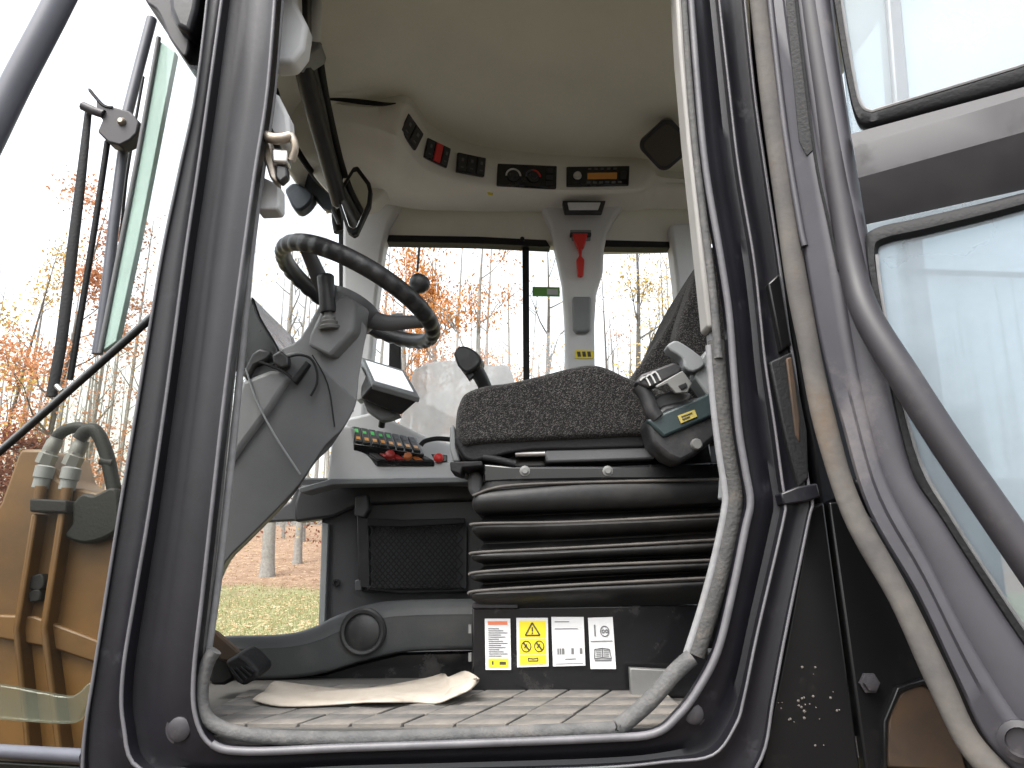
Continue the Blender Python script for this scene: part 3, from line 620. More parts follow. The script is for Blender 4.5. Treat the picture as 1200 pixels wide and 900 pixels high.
# duct with the round vent and the plate below it
DT = [(215,748),(270,745),(333,743),(367,735),(393,722),(433,708),(480,703),(600,701)]
DB = [(215,800),(290,797),(340,795),(380,789),(420,777),(470,765),(520,762),(600,762)]
def drail(t, Y): return [P(u, v, Y) for u, v in spl(mixp(DT, DB, t), 5)]
duct = [[p + Vector((0,.45,-.07)) for p in drail(0, 1.80)], drail(0, 1.80), drail(.05, 1.775), drail(.2, 1.76), drail(.30, 1.75), drail(.34, 1.752), drail(.9, 1.75), drail(.97, 1.755), drail(1, 1.77), [p + Vector((0,.4,0)) for p in drail(1.0, 1.78)]]
MB().grid(duct).build('duct', M['duct'], cab, angle=40, fix=False)
part('kick_plate', M['gloss'], cab, [(215,800),(380,790),(420,778),(470,766),(600,763),(600,830),(215,830)], 1.79, .03, .004)
c = P(426, 740, 1.748)
vn = MB().lathe([(.052,0),(.052,.010),(.047,.014),(.041,.013),(.039,.004)], c, (0,-1,0), 32).build('round_vent', M['dark'], cab)
MB().lathe([(.0385,0),(.0385,.005),(.034,.0075),(.004,.008)], c, (0,-1,0), 28).build('vent_flap', M['wheel'], vn)
# front: windscreen, corner glass, dash cowl
WS0, WS1 = Vector((-.715,1.50,0)), Vector((-.64,2.40,0))
wn = (WS1-WS0).cross(Vector((0,0,1))).normalized()
def W(u, v): return PN(u, v, WS0, wn)
def at_xy(p, z): return Vector((p.x, p.y, z))
slab('windscreen', M['glass'], cab, [at_xy(WS0, CZ+.30), at_xy(WS1, CZ+.2), at_xy(WS1, CZ+1.12), at_xy(WS0, CZ+1.22)], wn*.006, 0)
# green edge of the screen with its dark bead, seen left of the pillar
slab('screen_edge', M['green_edge'], cab, [P(187,48,1.5),P(205,60,1.48),P(160,290,1.48),P(136,400,1.48),P(119,412,1.5),P(143,290,1.5)], (0,.02,0), .002)
MB().tube([P(186,44,1.495),P(164,170,1.495),P(141,290,1.495),P(117,414,1.495)], .0055, 8, n=4).build('screen_bead', M['column'], cab)
slab('corner_glass', M['lowglass'], cab, [P(262,-60,1.25),P(188,300,1.25),P(168,384,1.25),P(119,412,1.5),P(143,290,1.5),P(190,40,1.5),P(200,-60,1.5)], (.0,.006,0), 0)
# lower corner pane and the sloping trim strip on top of it
LA = Vector(P(170,380,1.26)); LB = Vector(P(0,530,1.42)); LC = Vector(P(95,880,1.27))
ln_ = (LB-LA).cross(LC-LA).normalized()
def L(u, v): return PN(u, v, LA, ln_)
slab('lower_corner_glass', M['tinted'], cab, [L(180,371),L(-90,609),L(-90,900),L(100,900)], (0,.006,0), 0)
MB().tube([L(-90,607)-Vector((0,.004,0)), L(0,530), L(90,451), L(180,371)], .0062, 8, n=3).build('trim_strip', M['rubber'], cab)
MB().tube([L(-90,602)-Vector((0,-.004,0)), L(0,525), L(90,446), L(180,366)], .0035, 6, n=3).build('trim_edge', M['mid_grey'], cab)
MB().tube([L(-90,872), L(0,880), L(100,886)], .011, 8).build('glass_sill', M['bluegrey'], cab)
slab('sill_box', M['body'], cab, [L(-90,884),L(0,892),L(110,898),L(110,1060),L(-90,1060)], (0,.08,0), .004)
# curved front header with the black screen seal
FH = []
for t in range(9):
    s = t/8; y = 1.26 + 1.0*s
    FH.append([(-.50, y, CEIL+.05), (-.60, y, CEIL+.0), (-.655+.02*s, y, CEIL-.08), (-.69+.04*s, y, CEIL-.19+.02*s)])
MB().grid(FH).build('front_header', M['beige'], cab, angle=180, thick=.02, fix=False)
#@@FITTINGS
# ------------------------------------------------------------------ sun blind, mirrors, striker and trims at the top of the near pillar
bl = thing('sun_blind', 'black roller sun blind hanging along the windscreen top behind the near pillar', 'sun blind', P(370,150,1.6))
MB().tube([P(352,62,1.52),P(366,120,1.64),P(384,185,1.80),P(398,236,1.95)], .024, 12, n=4).build('roller', M['dark'], bl)
MB().tube([P(372,52,1.52),P(381,110,1.66),P(396,178,1.84),P(404,206,1.93)], .010, 8, n=4).build('hem_bar', M['rubber'], bl)
slab('blind_cloth', M['dark'], bl, [P(343,72,1.53),P(368,58,1.53),P(402,208,1.93),P(388,236,1.95)], (0,.006,0), .001)
part('end_bracket', M['mid_grey'], bl, [(340,46),(352,38),(376,48),(374,56),(348,72),(340,66)], 1.50, .06, .005)
MB().tube([P(372,-60,1.45),P(371,0,1.45),P(369,48,1.5)], .013, 10, n=3).build('blind_rod', M['pale'], bl)
MB().tube([P(392,238,1.95),P(397,242,1.96)], .009, 8).build('end_plug', M['pale'], bl)
part('shade_panel', M['beige'], bl, spl([(322,96),(345,76),(362,130),(385,200),(392,228),(378,218),(356,188),(338,150),(324,118)], 4), 1.9, .012, .004)
MB().tube([P(u, v, Y) for u, v, Y in ((322,104,1.75),(330,132,1.78),(344,168,1.83),(364,200,1.9),(384,222,1.97),(398,234,2.0))], .009, 8, n=4).build('screen_top_seal', M['rubber'], cab)
part('near_pillar_trim', M['grey_trim'], cab, [(318,-60),(346,-60),(348,4),(360,28),(356,55),(343,72),(318,74)], 1.30, .05, .010, 3)
part('near_pillar_trim', M['grey_trim'], cab, [(314,104),(326,110),(338,134),(340,158),(330,166),(310,152)], 1.28, .045, .008, 3)
part('near_pillar_trim', M['grey_trim'], cab, [(304,205),(327,216),(327,241),(324,245),(300,246)], 1.27, .04, .006, 3)
part('screw_boss', M['wheel'], cab, [(342,-60),(360,-60),(360,26),(357,36),(348,10)], 1.40, .04, .004)
st = thing('door_striker', 'worn brass coloured latch striker bolted to the near front pillar', 'latch striker', P(325,180,1.25))
part('striker_plate', M['zinc'], st, [(306,150),(314,154),(320,182),(325,214),(316,208),(309,185)], 1.226, .03, .004)
MB().tube([P(309,159,1.215),P(324,163,1.205),P(340,160,1.21)], .010, 10, n=3).build('striker_arm', M['zinc'], st)
MB().tube([P(341,158,1.21),P(346,172,1.212),P(342,188,1.22)], .007, 8, n=3).build('striker_hook', M['zinc'], st)
part('striker_block', M['metal'], st, [(317,172),(338,174),(336,191),(318,190)], 1.212, .03, .006, 3)
part('striker_latch', M['dark'], st, [(323,192),(336,194),(337,206),(328,214),(322,207)], 1.22, .02, .004)
part('buffer', M['rubber'], st, [(303,140),(318,148),(325,166),(307,170)], 1.24, .03, .003)
wm = thing('work_mirror', 'dark navy work mirror outside the windscreen above the steering wheel', 'mirror', P(360,215,2.1))
part('mirror_back', M['navy'], wm, spl([(333,222),(343,214),(356,218),(367,228),(361,240),(349,247),(341,240)], 3), 2.1, .05, .008)
part('mirror_arm', M['navy'], wm, [(338,190),(352,196),(376,212),(392,226),(392,248),(378,243),(366,230),(348,216)], 2.13, .03, .006)
MB().tube([P(398,234,2.2),P(394,252,2.2),P(397,272,2.2)], .016, 8, n=3).build('mirror_stay', M['rubber'], wm)
im = thing('cab_mirror', 'rounded rectangular interior mirror hanging from the front roof corner', 'mirror', P(415,235,1.95))
MO = [(395,224),(412,192),(418,191),(433,212),(435,222),(434,240),(420,276),(415,279),(408,274),(395,236)]
MI = [(399,226),(413,199),(417,198),(429,215),(431,223),(430,239),(419,269),(415,271),(410,268),(399,237)]
mf_ = part('mirror_frame', M['rubber'], im, MO, 1.93, .025, .005, 3)
mg_ = part('mirror_face', M['mirror'], im, MI, 1.926, .01, .001)
for q_ in (mf_, mg_): q_.rotation_euler = (R(-8), 0, 0)
MB().tube([P(397,262,1.97),P(390,246,1.98),P(392,238,1.99)], .006, 6).build('mirror_stalk', M['dark'], im)
MB().tube([P(384,116,1.955),P(402,117,1.95),P(425,119.5,1.945),P(448,122,1.94),P(464,121,1.94)], [.004,.007,.009,.007,.002], 8, n=4, flat=.5).build('roof_gap_seal', M['rubber'], cab)
part('side_trim', M['beige'], cab, spl([(384,120),(400,124),(440,150),(466,190),(440,236),(402,236),(398,200)], 3), 2.24, .08, .01)

# ------------------------------------------------------------------ steering column and wheel
sc = thing('steering_column', 'charcoal steering column and pedestal rising from the front of the cab', 'steering column', P(330,640,1.72))
MB().hexa([P(u, v, 1.60) for u, v in spl([(240,690),(262,560),(276,500),(290,440),(318,424),(345,412),(365,420),(410,462),(418,470),(404,500),(382,522),(362,552),(345,575),(318,604),(288,634),(265,658),(248,694)], 3)],
          [P(u, v, 1.60) + Vector((-.10,.30,.0)) for u, v in spl([(240,690),(262,560),(276,500),(290,440),(318,424),(345,412),(365,420),(410,462),(418,470),(404,500),(382,522),(362,552),(345,575),(318,604),(288,634),(265,658),(248,694)], 3)]).build('pedestal', M['column'], sc, bevel=.028, seg=4)
part('pedestal_foot', M['column'], sc, [(130,620),(210,650),(208,700),(196,770),(192,815),(130,815)], 1.62, .22, .02, 3)
part('side_cover', M['column_lt'], sc, [(262,505),(282,446),(318,432),(342,440),(318,478),(287,520),(262,556)], 1.588, .05, .012, 3)
UP = spl([(330,408),(352,396),(378,352),(386,356),(400,360),(416,370),(430,384),(427,404),(421,440),(416,478),(400,474),(366,456),(342,432)], 3)
MB().hexa([P(u, v, 1.63) for u, v in UP], [P(u, v, 1.63) + Vector((-.075,.20,.0)) for u, v in UP]).build('upper_shroud', M['column_lt'], sc, bevel=.022, seg=4)
MB().tube(path([(288,432),(300,468),(322,510),(352,556)], 1.583, 5), .0022, 6).build('cover_seam', M['mid_grey'], sc)
MB().tube(path([(344,436),(366,452),(398,470),(414,482)], 1.606, 5), .002, 6).build('shroud_seam', M['rubber'], sc)
MB().tube(path([(366,416),(384,450),(392,500)], 1.592, 4), .0016, 6).build('shroud_seam', M['rubber'], sc)
part('cowl', M['gloss'], sc, spl([(268,430),(284,380),(294,346),(305,372),(326,408),(322,420),(300,424),(284,440)], 3), 1.72, .35, .012, 3)
part('cowl_side', M['dark'], sc, [(284,437),(295,414),(304,408),(318,412),(313,421),(298,428),(289,446)], 1.585, .04, .005)
MB().tube(path([(318,428),(334,420),(350,416),(364,420),(371,434),(371,450),(364,464)], 1.578, 5), .0028, 6).build('cable', M['rubber'], sc)
MB().tube(path([(304,424),(330,434),(345,446)], 1.578, 4), .0035, 6).build('cable', M['rubber'], sc)
part('cable_clip', M['rubber'], sc, [(340,444),(358,422),(363,426),(346,450)], 1.57, .02, .003)
part('tilt_lever', M['dark'], sc, [(318,416),(328,410),(338,418),(338,428),(330,432),(320,426)], 1.572, .025, .005, 3)
# shift lever block
lb = MB().hexa(pxq([(376,362),(402,344),(418,354),(414,388),(386,418),(360,405),(362,392)], 1.60), [p + Vector((.02,.06,.0)) for p in pxq([(376,362),(402,344),(418,354),(414,388),(386,418),(360,405),(362,392)], 1.60)]).build('lever_block', M['column_lt'], sc, bevel=.008, seg=3)
ax = (P(381,316,1.59) - P(386,384,1.60)).normalized(); p0 = P(386,386,1.60)
MB().lathe([(.022,0),(.024,.006),(.019,.010),(.021,.016),(.015,.020),(.016,.026),(.010,.032),(.009,.05)], p0, ax, 18).build('lever_boot', M['pewter'], lb)
MB().lathe([(.017,.040),(.0185,.048),(.018,.09),(.0195,.118),(.0195,.124),(.016,.128),(.014,.1265),(.007,.1265),(.006,.129)], p0, ax, 20).build('lever_knob', M['dark'], lb)
# wheel
sw = thing('steering_wheel', 'black steering wheel with scalloped grip and a round spinner knob', 'steering wheel', P(420,347,1.72))
WC = P(420, 346, 1.72); WN = Vector((.43, .10, .90)).normalized()
w1 = Vector((0,1,0)); w1 = (w1 - WN*w1.dot(WN)).normalized(); w2 = w1.cross(WN).normalized()   # w2 runs in the x-z plane
WR, TR = .205, .0185
seg, ring = 160, 14; mb = MB()
for i in range(seg):
    a = 2*math.pi*i/seg; d = w1*math.cos(a) + w2*math.sin(a)
    for k in range(ring):
        b = 2*math.pi*k/ring; rr = TR
        under = max(0, -math.cos(b + 1.1))
        rr *= 1 - .26*max(0, math.sin(a*34))**.6*under
        mb.v.append(WC + d*(WR + rr*math.sin(b)*1.0) + WN*rr*math.cos(b)*1.15)
for i in range(seg):
    for k in range(ring):
        mb.f.append((i*ring+k, i*ring+(k+1)%ring, ((i+1)%seg)*ring+(k+1)%ring, ((i+1)%seg)*ring+k))
mb.build('rim', M['wheel'], sw, angle=80)
hub = WC - WN*.045
MB().lathe([(.036,-.09),(.05,-.06),(.070,-.015),(.074,.010),(.068,.026),(.05,.032),(.01,.034)], hub, WN, 28).build('hub', M['column'], sw)
for ang in (100, 215, 330):
    d = w1*math.cos(R(ang)) + w2*math.sin(R(ang))
    MB().tube([hub + d*.045, hub + d*.10 + WN*.004, WC + d*.165 - WN*.012, WC + d*.196], [.024,.021,.017,.014], 10, n=4, flat=.6).build('spoke', M['column'], sw)
kd = PN(490, 342, WC + WN*.03, WN)
kp = P(491, 333, 1.66)
MB().lathe([(.011,-.052),(.012,-.02),(.020,-.012),(.025,.0),(.024,.012),(.017,.020),(.006,.023)], kp, WN, 20).build('spinner_knob', M['dark'], sw)

# ------------------------------------------------------------------ monitor, side console, joystick
mo = thing('display_monitor', 'grey boxed display monitor with a screen painted pale for reflected sky behind the column', 'monitor', P(455,460,2.1))
top = [P(422,420,2.13), P(474,436,2.13), P(492,468,1.99), P(436,452,1.99)]
bot = [P(420,448,2.16), P(462,462,2.18), P(470,487,2.04), P(423,467,2.02)]
MB().hexa(top, bot).build('housing', M['dark'], mo, bevel=.005)
bz = [on_quad(top, s, t) for s, t in ((0,0),(1,0),(1,1),(0,1))]
tn = (top[1]-top[0]).cross(top[3]-top[0]).normalized(); tn = -tn if tn.z < 0 else tn
MB().hexa([p + tn*.006 for p in bz], [p - tn*.012 for p in bz]).build('bezel', M['mid_grey'], mo, bevel=.004, seg=3)
sq = [on_quad(top, s, t) + tn*.0075 for s, t in ((.09,.12),(.90,.12),(.90,.86),(.09,.86))]
MB().hexa(sq, [p - tn*.003 for p in sq]).build('screen', M['screen'], mo)
part('side_cover', M['grey_trim'], mo, [(419,424),(436,453),(424,468),(418,470),(413,450)], 2.05, .05, .004)
part('monitor_foot', M['mid_grey'], mo, [(424,466),(470,486),(456,491),(446,493),(430,482)], 2.06, .05, .006)
MB().tube([P(449,488,2.10),P(447,500,2.12)], .010, 8).build('monitor_stalk', M['dark'], mo)

co = thing('side_console', 'light grey side console with indicator lights and rocker switches beside the seat', 'console', P(460,540,2.1))
part('console_body', M['grey_trim'], co, [(383,560),(388,520),(396,500),(412,499),(415,522),(440,540),(520,541),(560,538),(560,566),(383,563)], 2.06, .32, .008, 3)
part('console_back', M['grey_trim'], co, [(400,512),(405,490),(440,482),(500,512),(560,530),(560,560),(400,560)], 2.22, .14, .010, 3)
part('ledge', M['mid_grey'], co, [(349,572),(388,561),(565,559),(565,565),(390,568),(352,578)], 2.03, .10, .003)
bank = [P(412,500,2.14), P(488,514,2.14), P(497,533,2.05), P(415,521,2.05)]
bp_ = plate('indicator_bank', 'gloss', co, bank, 0, 1, 0, 1, .002, .03, .002)
bn = (bank[1]-bank[0]).cross(bank[3]-bank[0]).normalized(); bn = -bn if bn.y > 0 else bn
for i in range(8):
    k = plate('indicator_button', 'dark', bp_, bank, .02+.12*i, .12+.12*i, .08, .9, .007, .012, .0012)
    plate('lamp_mark', 'greenlight' if i < 5 else 'ink', bp_, bank, .035+.12*i, .085+.12*i, .22 + .06*(i % 2), .42, .0078, .001, 0)
    plate('lamp_mark', 'amber', bp_, bank, .04+.12*i, .10+.12*i, .64, .80, .0078, .001, 0)
bank2 = [P(420,526,2.08), P(500,536,2.08), P(509,541,2.045), P(442,541,2.045)]
b2 = plate('switch_bank', 'gloss', co, bank2, 0, 1, 0, 1, .003, .02, .001)
for i, cm in enumerate(('dark','dull_red','dull_red','dark','dull_orange','dark')):
    plate('rocker', cm, b2, bank2, .04+.16*i, .17+.16*i, .12, .95, .009 if cm == 'dull_red' else .007, .012, .002)
MB().lathe([(.014,0),(.014,.008),(.010,.012)], P(457,534,2.05), (.1,-.8,.5), 14).build('round_button', M['dull_red'], co)
MB().lathe([(.012,0),(.012,.008),(.008,.012)], P(478,536,2.05), (.1,-.8,.5), 14).build('round_button', M['dull_orange'], co)
MB().tube(path([(493,522),(498,517),(512,514),(528,515)], 2.12, 4), .007, 8).build('grab_loop', M['rubber'], co)
part('switch_recess', M['gloss'], co, [(505,532),(524,533),(524,541),(510,541)], 2.055, .02, .002)
MB().lathe([(.014,0),(.014,.006),(.008,.012)], P(514,537,2.052), (0,-.9,.4), 14).build('round_button', M['red'], co)
js = thing('joystick', 'black joystick lever standing behind the front of the seat cushion', 'joystick', P(560,450,2.05))
MB().tube([P(575,470,2.10),P(566,448,2.08),P(558,434,2.06),P(550,424,2.05)], [.020,.020,.022,.024], 12, n=4).build('grip', M['wheel'], js)
MB().hexa(pxq(spl([(531,414),(537,406),(548,406),(560,414),(564,424),(554,434),(544,436),(536,428)], 3), 2.02), [p + Vector((.008,.06,0)) for p in pxq(spl([(531,414),(537,406),(548,406),(560,414),(564,424),(554,434),(544,436),(536,428)], 3), 2.02)]).build('head', M['dark'], js, bevel=.010, seg=3)
part('trigger', M['dark'], js, [(540,432),(552,432),(556,440),(550,446),(546,440)], 2.04, .02, .003)
ps = part('reflection_panel', M['film'], None, spl([(484,436),(500,426),(530,422),(575,428),(600,436),(600,520),(470,520),(474,480),(478,456)], 3), 2.62, .012, .003)  # added sheet in place of a reflection in the side window
tag(ps, 'milky sheet standing in for a side window reflection behind the joystick', 'reflection')
po = thing('mirror_post', 'black upright post outside the side window seen through the steering wheel', 'post', P(463,420,2.75))
part('post', M['rubber'], po, [(456,395),(469,395),(470,445),(455,445)], 2.75, .03, .004)
part('clamp', M['mid_grey'], po, [(458,366),(472,366),(473,392),(457,392)], 2.73, .05, .006)
MB().tube([P(492,283,2.75),P(489,318,2.75)], .005, 6).build('stay', M['rubber'], po)

# ------------------------------------------------------------------ storage net, hammer, pedal, cardboard
nt_ = thing('storage_net', 'black mesh storage pocket on the charcoal wall under the side console', 'storage net', P(480,640,2.15))
part('pocket_plate', M['dark'], nt_, [(420,590),(600,586),(600,694),(424,694)], 2.19, .02, .003)
part('clip', M['column'], nt_, [(416,582),(430,580),(432,596),(426,606),(415,604)], 2.13, .05, .004)
part('clip', M['column'], nt_, [(416,680),(424,678),(424,692),(416,693)], 2.15, .04, .003)
part('pocket_side', M['dark'], nt_, [(418,604),(432,608),(434,690),(420,688)], 2.15, .04, .003)
part('hem', M['rubber'], nt_, [(430,607),(470,609),(545,607),(545,614),(470,618),(430,617)], 2.12, .015, .003)
part('hem', M['rubber'], nt_, [(430,686),(470,692),(545,690),(545,694),(470,696),(430,692)], 2.13, .012, .003)
mesh_ = MB()
for i in range(40):
    for sg in (1, -1):
        u0 = 432 + (i-12)*6.5; pts_ = []
        for j in range(6):
            u = u0 + sg*j*13 + (0 if sg > 0 else 52); v = 615 + j*15.2
            if 430 <= u <= 547: pts_.append(P(u, min(v, 690), 2.125 - .012*math.sin((v-612)/78*3.1)))
        if len(pts_) > 1: mesh_.tube(pts_, .0017, 4, cap=False)
o = mesh_.build('netting', M['netting'], nt_); o['kind'] = 'stuff'
part('net_back', M['wall'], nt_, [(434,612),(547,612),(547,690),(434,690)], 2.16, .01, .002)
hm = thing('emergency_hammer', 'red emergency hammer clipped high on the far centre pillar', 'hammer', P(680,300,2.36))
part('hammer_head', M['red'], hm, [(671,273),(689,273),(687,281),(684,290),(677,290),(673,281)], 2.35, .02, .003)
part('handle', M['red'], hm, [(677.5,290),(682.5,290),(681.5,300),(685,304),(684,322),(682,324),(677,323),(675.5,304),(679,299)], 2.352, .016, .003)
part('clip', M['dark'], hm, [(668,272),(693,272),(693,276),(668,276)], 2.362, .03, .002)
pd = thing('floor_pedal', 'worn black rubber pedal at the left end of the cab floor', 'pedal', P(270,790,1.5))
MB().hexa(pxq([(247,735),(262,748),(284,768),(272,776),(258,774),(246,758)], 1.50), [p + Vector((.0,.04,-.01)) for p in pxq([(247,735),(262,748),(284,768),(272,776),(258,774),(246,758)], 1.50)]).build('pedal_arm', M['rust'], pd, bevel=.004)
MB().hexa(pxq([(262,776),(280,766),(290,772),(303,786),(303,795),(285,805),(276,800)], 1.47), [p + Vector((.01,.05,.012)) for p in pxq([(262,776),(280,766),(290,772),(303,786),(303,795),(285,805),(276,800)], 1.47)]).build('pedal_pad', M['rubber'], pd, bevel=.008, seg=3)
for i in range(4):
    MB().tube([P(270+6*i,783-3.5*i+3*i,1.466), P(284+5*i,800-5*i+1*i,1.466)], .0025, 6).build('tread_rib', M['rubber'], pd)
part('pedal_base', M['rubber'], pd, [(246,770),(262,764),(276,795),(262,803),(246,803)], 1.53, .06, .006)
cbx = [(295,818),(330,797)]
top_ = [(322,798,1.68),(350,803,1.68),(400,805,1.69),(450,803,1.70),(500,796,1.68),(520,788,1.63),(526,792,1.58),(545,788,1.56),(560,795,1.52)]
bot_ = [(296,820,1.52),(330,824,1.50),(400,824,1.49),(450,823,1.50),(490,820,1.50),(515,822,1.49),(532,817,1.48),(546,808,1.49),(560,798,1.51)]
def cpt(q, lift): return PZ(q[0], q[1], FLOOR + .006 + lift)
tl = [.010,.008,.004,.004,.004,.008,.022,.030,.045]; bl_ = [.004,.006,.004,.008,.004,.004,.012,.020,.036]
TT = spl([tuple(cpt(q, l)) for q, l in zip(top_, tl)], 4); BB = spl([tuple(cpt(q, l)) for q, l in zip(bot_, bl_)], 4)
cb = MB().grid([[Vector(a).lerp(Vector(b), k/4) + Vector((0,0,.003*math.sin(k*2.2+i*.5))) for i, (a, b) in enumerate(zip(TT, BB))] for k in range(5)]).build('cardboard_sheet', M['paper'], None, thick=.003, angle=180)
tag(cb, 'dirty curled sheet of cardboard lying on the cab floor', 'cardboard')

# ------------------------------------------------------------------ operator seat
se = thing('operator_seat', 'charcoal tweed operator seat on black folded bellows and pedestal', 'seat', (.18, 1.78, FLOOR))
def soft(name, px, Y0, Y1, m, bev, parent=se, pinch=.0, seg=5):
    px = spl(px, 4, closed=True); n = 9; rows = []; cx = sum(p[0] for p in px)/len(px); cy = sum(p[1] for p in px)/len(px)
    for j in range(n):
        t = j/(n-1)*2-1; s = 1 - bev*abs(t)**5; Y = Y0 + (Y1-Y0)*(t*.5+.5)
        rows.append([P(cx+(u-cx)*s, cy+(v-cy)*s, Y0) + Vector((0, Y-Y0, 0)) for u, v in px])
    mb = MB(); k = len(px); 
    for r_ in rows: mb.v += r_
    for j in range(n-1):
        for i in range(k): mb.f.append((j*k+i, j*k+(i+1)%k, (j+1)*k+(i+1)%k, (j+1)*k+i))
    mb.f.append(tuple(range(k-1,-1,-1))); mb.f.append(tuple(range((n-1)*k, n*k)))
    return mb.build(name, M[m], parent, bevel=.012, seg=4, angle=60)
soft('cushion', [(530,505),(530,488),(533,470),(542,458),(565,450),(595,446),(630,438),(665,429),(695,424),(716,428),(742,440),(775,452),(812,474),(814,500),(770,510),(700,514),(620,518),(560,521),(540,524),(533,516)], 1.52, 2.04, 'fabric', .06)
soft('cushion_base', [(533,508),(600,514),(740,505),(815,500),(815,520),(700,526),(620,528),(575,536),(552,541),(538,534)], 1.535, 2.03, 'rubber', .03)
part('front_skirt', M['mid_grey'], se, [(527,500),(532,497),(535,525),(540,541),(531,541),(527,528)], 1.60, .40, .004)
soft('backrest', [(742,440),(762,410),(785,375),(806,330),(826,296),(860,270),(905,300),(905,480),(850,490),(790,478),(752,462)], 1.60, 2.02, 'fabric', .04)
soft('side_bolster', [(792,404),(796,375),(806,345),(818,312),(830,296),(860,290),(880,330),(880,480),(840,470),(812,440),(800,425)], 1.53, 1.70, 'fabric', .06)
part('seat_frame', M['gloss'], se, [(560,521),(830,508),(835,545),(604,548),(570,540)], 1.60, .36, .004)
MB().tube([P(604,532,1.55),P(645,531,1.55)], .007, 10).build('slide_pin', M['metal'], se)
part('slide_rail', M['column'], se, [(638,527),(760,523),(768,538),(640,542)], 1.54, .06, .005)
part('slide_lever', M['rubber'], se, [(527,541),(565,540),(566,546),(542,548),(540,556),(528,552)], 1.50, .10, .003)
MB().tube(path([(566,536),(580,538),(604,544)], 1.54, 4), .008, 8).build('lever_wire', M['rubber'], se)
MB().tube([P(655,520,1.55),P(648,527,1.55)], .007, 8).build('spring', M['zinc'], se)
part('bellows_plate', M['gloss'], se, [(566,543),(600,546),(720,546),(846,541),(846,562),(700,562),(600,564),(566,566)], 1.535, .48, .005)
for u in (615, 712):
    MB().lathe([(.011,0),(.011,.003),(.007,.004),(.006,.008)], P(u, 552, 1.535), (0,-1,0), 12).build('bolt', M['pewter'], se)
part('pivot_knuckle', M['column'], se, [(549,555),(560,550),(566,560),(566,580),(556,584),(548,574)], 1.56, .06, .008, 3)
BL = [((566,562),(680,563),(846,557),1.545),((556,574),(680,562),(846,562),1.515),((552,582),(680,567),(846,567),1.502),((550,588),(680,583),(846,572),1.50),((551,601),(680,597),(846,592),1.505),((556,608),(680,603),(845,597),1.545),((563,611),(680,606),(845,600),1.575),
      ((552,615),(680,612),(845,604),1.508),((549,618),(680,614),(845,607),1.50),((550,626),(680,624),(844,616),1.505),((556,637),(680,635),(843,625),1.55),((562,642),(680,637),(842,629),1.575),
      ((551,649),(680,643),(841,634),1.507),((548,652),(680,646),(840,638),1.50),((550,658),(680,653),(839,645),1.506),((556,664),(680,660),(837,652),1.55),((562,668),(680,661),(836,655),1.57),
      ((552,672),(680,664),(834,658),1.507),((548,675),(680,668),(833,661),1.50),((549,681),(680,674),(832,668),1.506),((556,686),(680,679),(830,672),1.55),((562,690),(680,682),(829,675),1.57),
      ((551,693),(680,686),(828,679),1.508),((547,697),(680,690),(827,683),1.50),((548,704),(680,697),(826,690),1.508),((556,709),(680,706),(823,703),1.54),((560,713),(680,711),(821,709),1.55)]
rows = []
rn_ = random.Random(2)
BL = [tuple((u, v - (6 if Y > 1.56 else 4), ) for u, v in q[:3]) + (Y,) if Y > 1.53 and 3 < i < 24 else q for i, q in enumerate(BL) for Y in (q[3],)]
for a, b, c_, Y in BL:
    p = P(a[0], a[1], Y); q = [(a[0]+3, a[1], Y), (a[0]+14, a[1]-1.5*(Y<1.52), Y-.004), (620, (a[1]*.55+b[1]*.45), Y-.004), (*b, Y-.003), (760, (b[1]+c_[1])/2+.6, Y-.002), (*c_, Y)]
    ins = (Y - 1.5)
    row = [Vector((p.x + ins*.6 + .004, Y+.40, p.z)), Vector((p.x + ins*.6 + .002, Y+.06, p.z)), Vector((p.x + ins*.5+.003, Y+.015, p.z))]
    row += [P(*k) + Vector((0, rn_.uniform(-.002,.002), rn_.uniform(-.001,.001))) for k in q]
    rows.append(row)
MB().grid(rows).build('bellows', M['bellows'], se, angle=80, sub=1, fix=False)
for q in ([(551,616),(566,613.5),(680,611.5),(846,603)],[(550,650),(566,647),(680,641.5),(841,632.5)],[(549,674),(566,670),(680,663),(834,656.5)],[(548,696),(566,692),(680,685),(828,677.5)],[(554,581),(590,570),(680,565.5),(846,562)]):
    MB().tube([P(u, v, 1.504) for u, v in spl(q, 6)], .0032, 8).build('fold_edge', M['fold'], se)
sb = part('seat_pedestal', M['gloss'], se, [(553,712),(830,708),(830,818),(553,818)], 1.545, .45, .004)
part('pedestal_lip', M['bar'], se, [(553,707),(607,708),(607,713),(553,713)], 1.535, .03, .002)
for v in (737, 770): MB().tube([P(551,v-5,1.55),P(551,v+5,1.55)], .004, 6).build('hinge_knuckle', M['pewter'], se)
part('toe_plate', M['pewter'], se, [(738,783),(795,786),(775,806),(764,820),(740,820)], 1.50, .02, .002)
def sticker(name, q, Y=1.5405, m='white'):
    c_ = pxq(q, Y); s_ = plate(name, m, se, c_, 0, 1, 0, 1, 0, .0015, .0)
    return s_, c_
def pr(parent, c_, m, s0, s1, t0, t1, lift=.0008): return plate('print', m, parent, c_, s0, s1, t0, t1, lift, .0006, 0)
s_, c_ = sticker('warning_label', [(568,725),(598,725),(599,785),(569,785)])
pr(s_, c_, 'orangeprint', .12, .88, .05, .12); pr(s_, c_, 'yellow', .12, .9, .78, .95)
for i in range(14): pr(s_, c_, 'ink', .13, .55 + .33*((i*7) % 5)/4, .19+.041*i, .205+.041*i)
pr(s_, c_, 'black_ink', .25, .32, .83, .9, .0012); pr(s_, c_, 'black_ink', .55, .8, .84, .9, .0012)
s_, c_ = sticker('warning_label', [(605,724),(642,724),(643,781),(606,782)])
